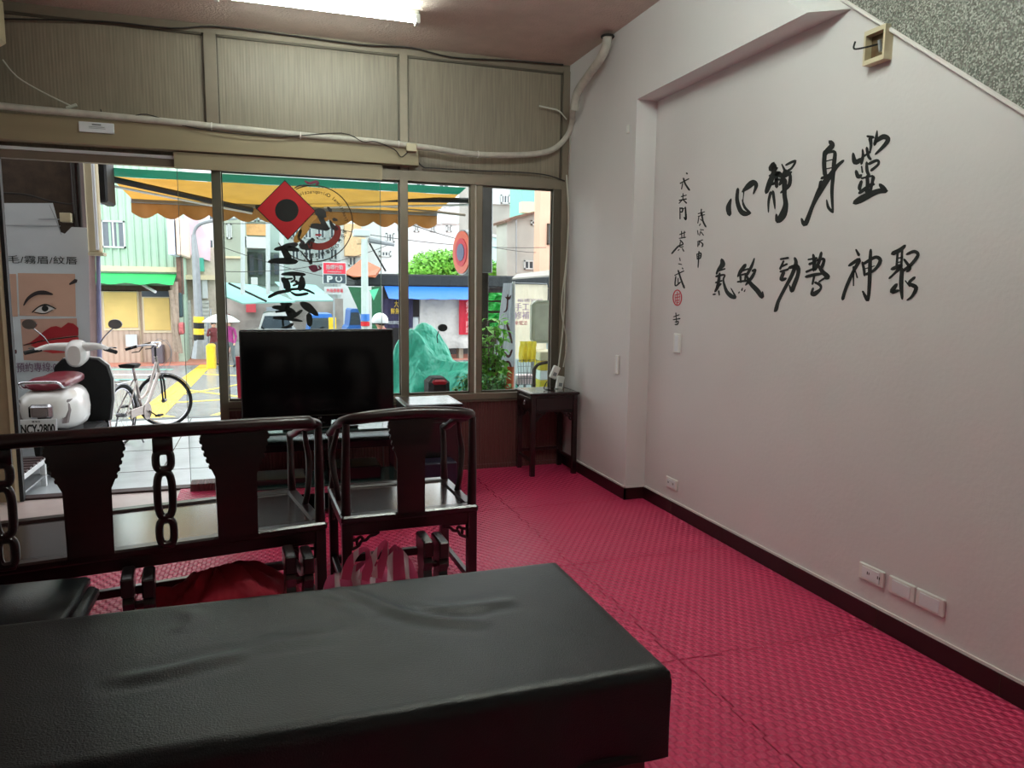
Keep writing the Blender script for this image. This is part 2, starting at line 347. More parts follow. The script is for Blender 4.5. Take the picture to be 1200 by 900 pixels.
# ---------- foam mats: each a jigsaw tile ----------
def jig(x0, x1, y0, y1, teeth):
    """outline with interlocking teeth on the sides named in teeth, tooth pitch about 9 cm"""
    t, g = .018, .0034
    def edge(ax, a, b, c, on, sgn):
        pts = []; L_ = abs(b-a); n = max(2, int(round(L_/.0925/2))*2)
        for i in range(n):
            u0 = a+(b-a)*i/n; u1 = a+(b-a)*(i+1)/n; sk = .006*(1 if b > a else -1)
            o = (t/2 if (i % 2 == 0) else -t/2)*sgn if on and i not in (0, n-1) else 0
            c_ = c+o
            pts += [(u0+(sk if o > 0 else 0), c_), (u1-(sk if o > 0 else 0), c_)] if on else [(u0, c_)]
        return [(p, q) if ax == 'x' else (q, p) for p, q in pts]
    x0 += g; x1 -= g; y0 += g; y1 -= g; out = []
    out += edge('x', x0, x1, y0, 's' in teeth, 1); out += edge('y', y0, y1, x1, 'e' in teeth, 1)
    out += edge('x', x1, x0, y1, 'n' in teeth, -1); out += edge('y', y1, y0, x0, 'w' in teeth, -1)
    q = []
    for p in out:
        if not q or (abs(p[0]-q[-1][0])+abs(p[1]-q[-1][1])) > 1e-4: q.append(p)
    return q
xs = [-2.44, -1.76, -.65, .46, 1.57, XR-.014]; ys = [.28, 1.39, 2.5, 3.61, 4.72, 5.83]
where = {}
rowname = ['row under the massage bench', 'row in front of the bench', 'row under the chairs', 'row between chairs and table', 'row along the front wall']
colname = ['against the left wall', 'second from left wall', 'third from left wall', 'fourth from left wall', 'against the white wall']
for i in range(5):
    for j in range(5):
        if i < 2 and j == 4: continue
        x1 = xs[i+1]; y0, y1 = ys[j], ys[j+1]
        if j == 4: y1 = YF-.016
        pts = jig(xs[i], x1, y0, y1, ('w' if i and not (i == 2 and j == 4) else '')+('e' if i < 4 and not (i == 1 and j == 4) else '')+('s' if j else '')+('n' if j < 4 and not (i < 2 and j == 3) else ''))
        if i == 4 and j == 4: pts = [(min(a, XW-.014), b) for a, b in pts]
        mo = MB().prism([(a, b, -.012) for a, b in pts], (0, 0, .012)).build('foam_mat', 'mat')
        tag(mo, 'crimson foam floor mat, %s, %s' % (rowname[j], colname[i]), 'mat', 'interlocking crimson floor mats')
# ---------- ceiling tube lamps: the front one and an added fill tube ----------
def tube_lamp(x0, x1, y, label, power, y2=None):
    t = thing('ceiling_lamp', label, 'lamp', ((x0+x1)/2, y, ZC))
    MB().rbox(x0-.02, x1+.02, y-.0, y+.10, ZC-.05, ZC, .004).build('housing', mat('lamp_housing_grey', (132,130,122), .6), t)
    em = mat('lit_tube_%g' % power, (240,255,246), .5, var=0, emit=power)
    MB().tube([(x0+.02, y-.03, ZC-.080), (x1-.02, y-.03, ZC-.080)], .014, 12).build('fluorescent_tube', em, t)
    for x in (x0, x1): MB().rbox(x-.015, x+.015, y-.045, y+.03, ZC-.10, ZC-.04, .004).build('lamp_holder', 'white', t)
    return t
tube_lamp(-.235, 1.01, 5.12, 'lit white fluorescent tube on the ceiling near the front panels', TUBE)
tube_lamp(.7, 1.95, 2.5, 'added unseen fill tube further back, on the ceiling above the massage bench', TUBE_FILL)  # added out of view to brighten the right wall and floor
# ---------- wrapped pipe and cables along the front ----------
pp = thing('insulated_pipe', 'white tape-wrapped air conditioner pipe sagging along the front panels to the ceiling corner', 'pipe', (1.6, 5.8, 2.55))
P = [at(-30,121,5.78), at(40,128,5.78), at(150,138,5.79), at(250,148,5.79), at(350,158,5.79), at(440,166,5.79), at(500,173,5.79), at(560,181,5.79), at(620,181,5.80), at(648,175,5.82), at(664,160,5.84), at(670,145,5.80), atx(672,128,2.37), atx(677,108,2.365), atx(690,88,2.365), atx(703,70,2.37), atx(710,55,2.38), atx(712,42,2.385)]
MB().tube(P, .023, 10, 5).build('wrapped_tube', 'pipe', pp, smooth=True)
MB().tube([atx(672.5,128,2.37), atx(677,108,2.365), atx(690,88,2.365), atx(703,70,2.37), atx(710,55,2.38), atx(712,42,2.385)], .034, 10, 5).build('outer_sleeve', 'pipe', pp, smooth=True)
MB().ring(atx(712,43,2.385), (0,0,1), .042, .008).build('ceiling_collar', 'cable', pp)
for px, py in ((248,148), (352,159), (467,169), (560,181)): MB().ring(at(px, py, 5.79), (1,0,-.05), .024, .004, 16, 5).build('tape_band', 'caulk', pp)
MB().tube([at(632,124,5.86), at(645,127,5.86), at(655,130,5.86), at(664,140,5.85)], .006, 6, 4).build('tie_wire', 'cablew', pp)
tag(MB().tube([at(0,22,5.86), at(120,25,5.86), at(200,33,5.86), at(250,31,5.86), at(330,40,5.87), at(420,52,5.87), at(482,56,5.87), at(530,67,5.87), at(600,71,5.87), at(660,76,5.87)], .006, 6, 4).build('ceiling_cable', 'cable'), 'thin dark cable running where the ceiling meets the panels', 'cable')
tag(MB().tube([at(3,70,5.84), at(20,90,5.84), at(50,108,5.84), at(85,125,5.82)], .005, 6, 4).tube([at(78,127,5.82), at(90,123,5.82)], .012, 6).build('loose_cord', 'cablew'), 'thin pale cord hanging from the air conditioner to the pipe', 'cord')
tag(MB().tube([at(118,128,5.79), at(124,138,5.79), at(150,138,5.78), at(172,134,5.78), at(210,146,5.78), at(262,155,5.77), at(330,160,5.77), at(400,156,5.77), at(425,166,5.77), at(440,166,5.77), at(462,175,5.77), at(470,184,5.77), at(478,178,5.77)], .004, 6, 4).build('looping_wire', 'cable'), 'thin black wire looping over the beige door cover', 'wire')
tag(MB().tube([at(484,182,5.88), at(495,195,5.88), at(507,197,5.88), at(560,200,5.88), at(610,202,5.88), at(640,205,5.88), at(662,212,5.88)], .005, 6, 4).build('rail_cord', 'cable'), 'dark cord along the rail above the right-hand window', 'cord')
tag(MB().rbox(*(lambda a, b: (a.x, b.x, 5.76, 5.79, b.z, a.z))(at(476,168,5.78), at(488,178,5.78)), .003).build('cord_clip', 'cream'), 'small cream connector at the end of the beige door cover', 'connector')
tag(MB().tube([at(664,205,5.85), at(666,260,5.85), at(662,330,5.85), at(660,380,5.85), at(655,425,5.82), at(652,438,5.8)], .006, 6, 4).tube([at(668,150,5.86), at(668,230,5.86), at(664,300,5.86), at(658,360,5.85), at(664,400,5.84), at(660,430,5.8)], .005, 6, 4).build('adapter_cable', 'cablew'), 'pair of pale cables dropping down the corner to the small table', 'cable')
nt_ = thing('door_plate', 'small white notice plate stuck on the beige door cover', 'plate', at(113,149,5.79))
a, b = at(92,142,5.79), at(134,157,5.79)
MB().rbox(a.x, b.x, 5.785, 5.80, b.z, a.z, .002).build('plate', 'whitep', nt_)
text('ALARM-LOCK', .02, face_front((a.x+.10, 5.784, a.z-.018)), 'ink', 'lettering', nt_, fit=(.055,.009)) if False else MB().box(a.x+.08, a.x+.135, 5.783, 5.786, a.z-.02, a.z-.011).box(a.x+.06, a.x+.155, 5.783, 5.786, a.z-.032, a.z-.029).box(a.x+.06, a.x+.16, 5.783, 5.786, a.z-.041, a.z-.039).build('printed_lines', 'steel', nt_)
# air conditioner at the far left
ac = thing('air_conditioner', 'corner of a cream wall air conditioner at the upper left edge', 'air conditioner', (-1.9, 5.5, 2.95))
MB().rbox(-2.40, -1.475, 5.30, 5.55, 2.95, 3.25, .03).build('casing', 'cream', ac)
MB().box(-2.35, -1.52, 5.297, 5.32, 2.97, 2.99).build('air_slot', 'black', ac)
MB().rbox(-2.0, -1.62, 5.55, 5.84, 2.75, 3.0, .01).build('wall_bracket', 'cable', ac)
# ---------- right wall fittings ----------
def plate(y0, y1, z0, z1, x, name, label, cat, slots=()):
    t = thing(name, label, cat, (x, (y0+y1)/2, (z0+z1)/2))
    MB().rbox(x-.012, x, y0, y1, z0, z1, .004).build('cover_plate', 'white', t)
    MB().rbox(x-.0145, x-.011, y0+.022, y1-.022, z0+.012, z1-.012, .001).build('inner_plate', 'whitep', t)
    for (yy, zz) in slots:
        MB().box(x-.0155, x-.0143, yy-.006, yy-.002, zz-.006, zz+.006).box(x-.0155, x-.0143, yy+.004, yy+.008, zz-.007, zz+.007).build('socket_slot', 'black', t)
    return t
plate(2.475,2.622,.19,.268,XR,'wall_socket','white double wall socket, left of two blank plates above the baseboard','socket',((2.50,.232),(2.56,.232)))
plate(2.308,2.448,.19,.268,XR,'blank_plate','white blank wall plate directly beside the double socket','plate')
plate(2.163,2.303,.19,.268,XR,'blank_plate','white blank wall plate, farthest right in the row of three','plate')
plate(4.236,4.385,.17,.245,XR,'wall_socket','small white socket low on the wall just past the recess corner','socket',((4.28,.21),(4.34,.21)))
plate(4.267,4.353,1.10,1.23,XR,'light_switch','narrow white switch plate under the red seal of the calligraphy','switch')
plate(4.84,4.90,.90,1.04,XW,'light_switch','white painted-over switch on the wall pier near the small table','switch')
plate(4.79,4.83,2.60,2.66,XW,'cable_cover','tiny white cover high on the wall pier beside the recess','cover')
bx = thing('junction_box', 'open cream electrical box with a black wire, high under the sloping stair edge', 'junction box', (XR, 2.72, 2.58))
x0 = XR-.045
MB().box(x0, XR, 2.655, 2.665, 2.51, 2.655).box(x0, XR, 2.765, 2.775, 2.51, 2.655).box(x0, XR, 2.665, 2.765, 2.51, 2.53).box(x0, XR, 2.665, 2.765, 2.635, 2.655).build('box_wall', 'cream', bx)
MB().box(XR-.01, XR-.002, 2.665, 2.765, 2.53, 2.635).build('back_plate', mat('brown_backplate', (96,78,52), .6), bx)
MB().tube([(XR-.02,2.72,2.59),(XR-.07,2.76,2.58),(XR-.075,2.80,2.59),(XR-.07,2.80,2.62)], .004, 6, 4).build('wire', 'black', bx)
MB().tube([(XR-.03,2.70,2.60),(XR-.03,2.69,2.55)], .008, 6).build('terminal', 'steel', bx)
# ---------- calligraphy on the right wall ----------
fm = lambda px, py: atx(px, py, XR)
NW = (-1, 0, 0)
def wall_char(label, strokes, f, ox, oy, name='calligraphy_character', cat='calligraphy', grp=None, m='ink'):
    if f == 4.5: strokes = [[(x, y, w_*1.45) for x, y, w_ in s] for s in strokes]
    if f == 4.5:                                  # small columns: each character a part
        t = thing(name, label, cat, fm(ox+strokes[0][0][0]/f, oy+strokes[0][0][1]/f)); cuts = (0, 160, 230, 310, 490, 548, 670, 900) if len(strokes) > 35 else (0, 345, 395, 450, 900)
        for lo, hi in zip(cuts, cuts[1:]):
            sel = [s for s in strokes if lo <= min(p[1] for p in s) < hi]
            if sel: mb = MB(); brush(mb, sel, fm, f, ox, oy, NW); mb.build('brushed_letter', m, t, fix=False)
        return t
    mb = MB(); brush(mb, strokes, fm, f, ox, oy, NW)
    return tag(mb.build(name, m, fix=False), label, cat, grp)
A = (5.0, 840, 140); B = (4.444, 820, 270); D = (4.5, 770, 190)
wall_char('bold black brushed character meaning heart, left end of the upper row', [
 [(85,465,8),(70,515,24),(76,560,20)],[(125,405,14),(120,470,18),(138,530,22),(165,552,24),(200,548,10)],[(150,470,5),(165,515,12),(198,548,10)],
 [(150,425,8),(185,392,26),(215,370,26),(232,388,18),(215,437,7)],[(160,405,12),(158,440,5),(152,500,5)]], *A)
wall_char('dense black brushed character meaning stillness, second in the upper row', [
 [(335,255,18),(320,290,26),(355,285,16)],[(310,330,14),(370,312,22)],[(340,262,18),(335,310,22),(312,370,26),(290,430,18)],[(350,330,24),(352,395,22)],
 [(318,425,14),(305,480,12),(304,545,6)],[(330,420,14),(338,480,12),(342,525,5)],[(300,385,16),(350,372,20)],
 [(382,262,8),(400,300,18)],[(405,268,10),(440,250,12),(465,242,12)],[(464,248,10),(440,285,10),(410,305,12)],[(350,312,22),(390,330,24),(438,308,14)],
 [(405,300,22),(385,350,18),(368,385,12)],[(432,320,14),(425,385,18),(375,430,10)],[(345,352,14),(395,352,16)],
 [(398,350,26),(398,440,20),(405,500,24),(388,560,34),(358,594,22),(350,555,10)]], *A)
wall_char('tall black brushed character meaning body, with a long sweep to the lower left', [
 [(662,128,18),(678,150,24),(648,185,24),(630,210,18)],[(635,185,20),(630,260,20),(636,330,20)],[(650,195,10),(692,192,16),(688,260,20),(682,340,18),(676,430,16),(682,545,10)],
 [(640,245,8),(678,235,8)],[(640,290,8),(676,283,8)],[(615,345,18),(660,325,18)],
 [(745,240,12),(705,275,18),(665,330,24),(615,400,30),(565,500,18),(520,612,22),(497,580,10)],[(612,365,24),(600,415,18)],[(645,470,6),(655,515,14),(682,545,12)]], *A)
wall_char('black brushed character meaning spirit, right end of the upper row', [
 [(883,98,14),(918,105,20)],[(941,65,6),(936,110,16),(925,150,14)],[(900,108,20),(905,150,14),(900,185,10)],[(925,135,14),(975,102,24),(1005,115,22),(985,150,18),(930,205,10)],
 [(800,198,12),(812,250,24),(850,232,18)],[(855,175,8),(858,215,14),(848,262,12)],[(880,165,14),(890,215,14),(905,235,12)],[(850,225,12),(900,190,16)],
 [(817,300,14),(830,335,20),(850,325,12)],[(880,250,12),(882,300,16),(895,330,14)],[(890,262,14),(940,240,14),(948,262,12),(905,300,14)],[(850,275,10),(855,310,12)],
 [(850,345,14),(915,330,12)],[(882,330,16),(885,380,18),(880,430,20)],[(920,335,18),(910,380,14),(900,430,14)],[(850,360,14),(838,400,18),(846,420,8)],
 [(835,432,16),(900,385,16),(925,380,12)],[(955,380,14),(975,400,22),(996,420,14)],[(805,490,20),(845,468,32),(900,440,28),(950,420,24),(996,418,22)]], *A)
wall_char('black brushed character meaning breath, left end of the lower row', [
 [(115,150,12),(120,178,22),(98,205,12),(88,228,8)],[(98,212,8),(132,200,10)],[(85,240,10),(130,232,8),(124,260,8),(140,315,14),(165,342,18),(187,347,10),(163,300,4)],
 [(105,222,10),(95,290,14),(80,320,8)],[(70,334,8),(82,332,10)],[(100,315,10),(103,337,8)],[(84,272,10),(116,262,10)],[(112,278,10),(86,305,10)]], *B)
wall_char('black brushed character meaning to gather in, second in the lower row', [
 [(286,145,6),(272,185,12),(245,235,12)],[(240,178,14),(215,212,16),(198,242,6)],[(225,210,10),(255,200,10)],[(206,235,10),(242,226,12)],[(213,240,14),(215,270,12)],[(240,232,12),(236,265,10)],
 [(198,268,10),(245,262,14)],[(275,212,12),(292,205,8),(272,245,14),(240,285,8)],[(245,235,8),(265,275,16),(300,312,20),(326,346,16),(328,318,5)],[(204,326,8),(208,320,6)],[(220,312,10),(224,300,6)],[(233,318,8),(238,308,5)]], *B)
wall_char('black brushed character meaning strength, with a long stroke hanging below the lower row', [
 [(422,150,12),(462,143,12)],[(438,160,12),(420,200,14)],[(428,188,12),(456,175,12)],[(422,215,14),(462,202,12)],[(440,215,14),(426,255,16),(452,250,10)],
 [(495,142,10),(502,172,16),(480,235,16),(440,310,14),(410,370,14),(398,412,16),(388,422,6)],[(465,195,12),(508,188,18),(514,225,16),(492,285,18),(480,316,14),(468,285,6)]], *B)
wall_char('black brushed character meaning order, fourth in the lower row', [
 [(566,152,10),(610,144,14)],[(592,125,10),(598,165,16),(594,210,12)],[(572,176,16),(605,163,14)],[(556,216,14),(604,196,14)],[(635,114,12),(622,165,14),(602,208,10)],
 [(610,156,10),(648,150,12),(636,195,14)],[(618,180,10),(640,215,18),(668,242,20),(650,250,8)],[(552,242,12),(605,230,14),(642,225,8)],[(598,236,14),(588,280,12)],[(655,246,12),(622,268,10)],
 [(600,270,10),(628,285,12),(630,305,10),(600,330,20),(584,330,12),(592,300,10)]], *B)
wall_char('black brushed character meaning spirit being, fifth in the lower row', [
 [(815,100,10),(830,128,18)],[(778,184,12),(832,152,16),(806,205,14),(775,270,14),(756,320,14),(745,360,14)],[(802,190,12),(802,288,8)],[(812,212,8),(822,246,10)],
 [(848,165,10),(856,200,12),(860,236,10)],[(852,176,12),(915,140,14),(942,158,16),(912,205,12),(866,230,12)],[(862,200,6),(912,185,6)],[(892,100,12),(888,180,16),(885,280,16),(876,364,12),(852,325,8)],[(850,318,12),(876,355,12)]], *B)
wall_char('black brushed character meaning assemble, right end of the lower row', [
 [(1003,122,18),(1045,102,18),(1072,78,12)],[(1032,118,14),(1026,190,14)],[(1056,98,14),(1050,200,14)],[(1030,146,8),(1055,140,8)],[(1028,168,7),(1055,162,7)],[(1000,202,14),(1050,186,18),(1015,225,10),(988,250,10)],
 [(1078,125,10),(1118,110,14),(1138,128,14),(1105,175,14),(1058,212,12)],[(1065,150,10),(1095,195,14),(1078,215,8)],[(1056,200,16),(1050,280,18),(1056,358,10)],[(1028,280,14),(1003,318,20),(1042,312,8)],
 [(1122,244,12),(1092,275,14),(1128,298,18),(1108,342,12),(1080,364,6)],[(1072,262,8),(1095,292,8)]], *B)
wall_char('column of small black brushed signature characters left of the calligraphy', [
 [(157,58,7),(160,62,6)],[(123,112,5),(168,88,5)],[(140,84,5),(150,115,5),(172,148,6)],[(136,112,4),(130,142,4)],[(128,182,4),(156,174,4)],[(138,166,4),(137,195,4)],[(118,202,5),(156,194,5)],[(138,195,4),(117,217,4)],[(138,198,4),(156,216,6)],
 [(122,240,4),(122,300,4)],[(125,244,4),(136,244,4),(134,262,4),(124,262,3)],[(150,236,4),(153,300,6),(143,290,3)],[(140,246,3),(150,240,3)],
 [(120,382,4),(150,370,4)],[(130,365,4),(132,402,4)],[(145,364,4),(144,400,4)],[(118,402,4),(152,396,4)],[(122,410,4),(138,432,4),(112,445,5),(78,483,5)],[(124,420,3),(122,448,3),(140,445,3)],[(112,466,4),(118,460,4)],[(134,455,4),(142,470,5)],
 [(120,505,4),(123,520,4)],[(114,536,4),(131,540,4)],[(134,558,5),(138,564,4)],[(94,597,4),(142,574,5)],[(112,570,5),(128,620,5),(145,664,6)],[(100,602,4),(97,652,4),(125,632,4)],[(112,612,4),(112,642,4)],
 [(88,816,4),(118,805,4)],[(100,795,4),(104,850,3)],[(86,831,4),(122,825,5)],[(95,843,3),(113,840,3),(108,856,3),(95,856,3)]], *D)
wall_char('short column of four small black brushed date characters beside the signature', [
 [(235,248,5),(232,282,4)],[(218,272,4),(252,262,4)],[(218,286,4),(252,277,4)],[(222,285,4),(216,322,4)],[(236,264,5),(243,310,5),(259,342,5)],[(228,300,3),(242,312,4)],[(230,325,4),(224,335,4)],
 [(214,360,3),(218,382,4)],[(228,355,3),(246,358,4)],[(232,362,3),(225,386,4)],[(234,370,4),(246,386,4)],[(214,420,4),(242,410,4)],[(217,424,4),(216,446,4)],[(226,414,4),(222,438,4)],[(228,420,3),(242,432,4),(238,447,4)],
 [(211,484,4),(213,512,4)],[(213,486,3),(232,480,4),(229,506,4),(214,508,3)],[(213,497,3),(229,493,3)],[(222,470,4),(220,510,4),(217,557,3)]], *D)
mb = MB(); ring_ = [(108+22*math.cos(a_*math.pi/12), 715+40*math.sin(a_*math.pi/12), 5) for a_ in range(25)]
brush(mb, [ring_, [(98,700,5),(118,696,5)], [(96,715,5),(122,710,5)], [(108,685,5),(106,750,5)], [(98,730,5),(118,728,5)], [(96,700,4),(98,740,4)], [(119,690,4),(118,738,4)], [(103,742,4),(116,740,4)]], fm, 4.5, 770, 190, NW)
tag(mb.build('seal_mark', 'sealred', fix=False), 'oval red seal stamp below the column of signature characters', 'seal')
# =====================================================================
# LETTERING AND LOGO ON THE GLASS LEAF
# =====================================================================
YG = YF-.061
fg = lambda px, py: at(px, py, YG)
NG = (0, -1, 0)
def decal(strokes, f, ox, oy, name, m, lab=None):
    mb = MB(); brush(mb, strokes, fg, f, ox, oy, NG, .001)
    o = mb.build(name, m, leaf, fix=False)
    if lab: o['label'] = lab
    return o
G1 = (5.4545, 260, 180); G2 = (5.4545, 260, 320)
decal([[(338,612,14),(400,604,28),(470,612,22),(492,624,8)],[(390,605,26),(415,650,34),(440,690,28)],[(298,692,14),(350,685,28),(430,688,32),(480,690,20)]], *G1, 'brushed_letter', 'ink', 'black brushed letter shaped like a wide Z')
decal([[(383,8,12),(455,4,22),(530,10,16)],[(385,35,22),(410,60,34),(420,100,36)],[(510,25,22),(512,70,36),(500,105,30)],[(400,40,14),(450,35,12)],[(460,15,12),(465,40,10),(440,60,8)],[(470,50,14),(485,65,12),(455,80,12)],
 [(425,105,18),(505,100,18)],[(298,155,14),(360,125,18),(440,112,14)],[(440,120,8),(480,140,14),(550,130,14)],[(500,98,10),(545,110,12),(592,132,8)]], *G2, 'brushed_letter', 'ink', 'black brushed letter below the Z-shaped one')
decal([[(375,195,10),(410,205,24),(445,198,16)],[(325,218,14),(370,222,24),(440,240,26),(470,258,14)],[(410,200,22),(420,240,26),(440,280,26)],[(345,248,14),(400,240,20)],[(435,285,22),(480,262,20),(512,238,12)],[(330,286,14),(400,288,20),(470,300,14),(514,308,8)],
 [(388,290,14),(392,335,14)],[(382,348,8),(420,345,14),(452,325,16)],[(505,192,20),(550,218,40),(612,268,18)],[(556,262,26),(560,300,30),(562,335,24)],[(380,212,20),(430,225,22)]], *G2, 'brushed_letter', 'ink', 'black brushed letter just above the television')
decal([[(255,345,8),(268,358,10)],[(630,352,8),(650,346,10)]], *G2, 'brushed_letter', 'ink')
mb = MB(); poly(mb, [(333.7,211.0),(370.2,247.5),(337.4,281.4),(300.2,244.6)], fg, NG, .001); mb.build('diamond_border', 'ink', leaf)
mb = MB(); poly(mb, [(333.7,212.3),(368.8,247.5),(337.4,280.0),(301.6,244.6)], fg, NG, .002); mb.build('red_diamond', 'red', leaf)
mb = MB(); poly(mb, [(336+13.8*math.cos(a*math.pi/16), 246.6+13.4*math.sin(a*math.pi/16)) for a in range(32)], fg, NG, .003); mb.build('black_disc', 'ink', leaf)
rc = lambda cx, cy, rx, ry, a0, a1, w_, n=20: [(cx+rx*math.cos(R(a0+(a1-a0)*i/n)), cy+ry*math.sin(R(a0+(a1-a0)*i/n)), w_) for i in range(n+1)]
decal([rc(582,448,254,244,-115,150,5,36)], *G1, 'logo_ring', 'soot')
decal([rc(620,500,120,95,-20,120,34,16)], *G1, 'logo_arc', mat('logo_brown_red', (150,46,40), .5, var=.1), 'red brown arc of the round logo')
decal([[(605,402,16),(560,425,34),(530,480,40),(470,560,34)]], *G1, 'logo_arc', mat('logo_ochre', (196,146,70), .5, var=.1), 'ochre arc of the round logo')
decal([[(600,365,26),(635,385,50),(660,400,26)],[(628,400,24),(650,445,26),(672,478,24)],[(560,462,16),(610,465,30),(680,480,26)],[(678,345,16),(695,365,24)],[(715,420,24),(735,425,16)],[(690,430,10),(712,470,22),(738,480,24)],
 [(540,590,24),(560,560,14),(585,550,16),(560,590,24)],[(505,490,14),(490,540,14),(520,570,16),(510,590,30),(570,600,30)],[(480,580,22),(420,588,24),(385,597,12)],[(500,620,6),(550,680,10),(572,700,24)],[(572,645,8),(570,690,18)],[(462,222,5),(500,205,8),(560,205,7)]], *G1, 'logo_brushwork', mat('logo_charcoal', (52,52,54), .6, var=.1), 'charcoal brush strokes of the round logo')
decal([[(530,175,8),(560,190,14),(600,180,14),(615,190,12),(600,200,6)],[(560,725,18),(590,735,38),(610,745,20)],[(618,720,10),(632,735,10),(615,742,8)]], *G1, 'logo_flourish', mat('logo_mauve', (120,44,70), .5, var=.1), 'mauve curl of the round logo')
decal([[(600,520,14),(632,520,14)]], *G1, 'logo_stamp', 'sealred')
def ringtext(word, cx, cy, rx, ry, a0, a1, size, m, flipx=True):
    for i, ch in enumerate(word):
        if ch == ' ': continue
        a = R(a0+(a1-a0)*i/max(1, len(word)-1)); px, py = cx+rx*math.cos(a), cy+ry*math.sin(a)
        p = fg(260+px/5.4545, 180+py/5.4545)
        tl = -(a+math.pi/2) if math.sin(a) < 0 else -(a-math.pi/2)
        X = face_front((p.x, YG-.001, p.z), tilt=0) @ Matrix.Rotation(tl, 4, 'Z') @ Matrix.Scale(-1 if flipx else 1, 4, (1, 0, 0))
        text(ch, size, X, m, 'ring_letter', leaf, bold=.0006)
ringtext('Traditional Chiropractic'[::-1], 582, 448, 212, 204, -112, -6, .036, 'soot')
ringtext('傳統整復推拿中心養生館', 582, 448, 212, 204, 112, 14, .036, 'ink')
# =====================================================================
# FURNITURE
# =====================================================================
def rot_board(mb, outline, y, t): mb.prism([(x, y-t/2, z) for x, z in outline], (0, t, 0))
def splat_outline(zb, zt, wb, wt_):
    """back splat: plain below, with beaded carved shoulders above"""
    L = [(wb/2, zb), (wb/2*1.0, zb+.06), (wb/2*1.03, zt-.19)]
    x = wb/2*1.03; n = 5
    for i in range(n):
        t = (i+1)/n; z = zt-.17+.13*t; xx = wb/2*1.05+(wt_/2-wb/2*1.05)*t**.6
        L += [(xx-.006, z-.012), (xx+.001, z-.009), (xx+.003, z+.000), (xx-.001, z+.007)]
    L += [(wt_/2+.002, zt-.03), (wt_/2-.012, zt)]
    return L+[(-x_, z_) for x_, z_ in reversed(L)]
def spandrel(mb, x, y, z, sx, w_=.085, h=.07, ax='x', t=.012):
    """pierced corner bracket under an apron: drawn as curved ribs so the holes stay open"""
    def q(a, b): return (x+sx*a, y, z-b) if ax == 'x' else (x, y+sx*a, z-b)
    for pts in ([(0,.004),(w_*1.5,.004)], [(.003,0),(.003,h)], [(w_*1.5,.004),(w_*1.25,.016),(w_*1.0,.020),(w_*.8,.036),(w_*.55,.040),(w_*.4,.060),(w_*.1,.072),(.003,h)], [(.003,.032),(w_*.30,.030),(w_*.5,.018),(w_*.62,.03)], [(w_*.3,.030),(w_*.32,.055)]):
        mb.tube([q(*p) for p in pts], .0075, 6, 3 if len(pts) > 3 else 0)
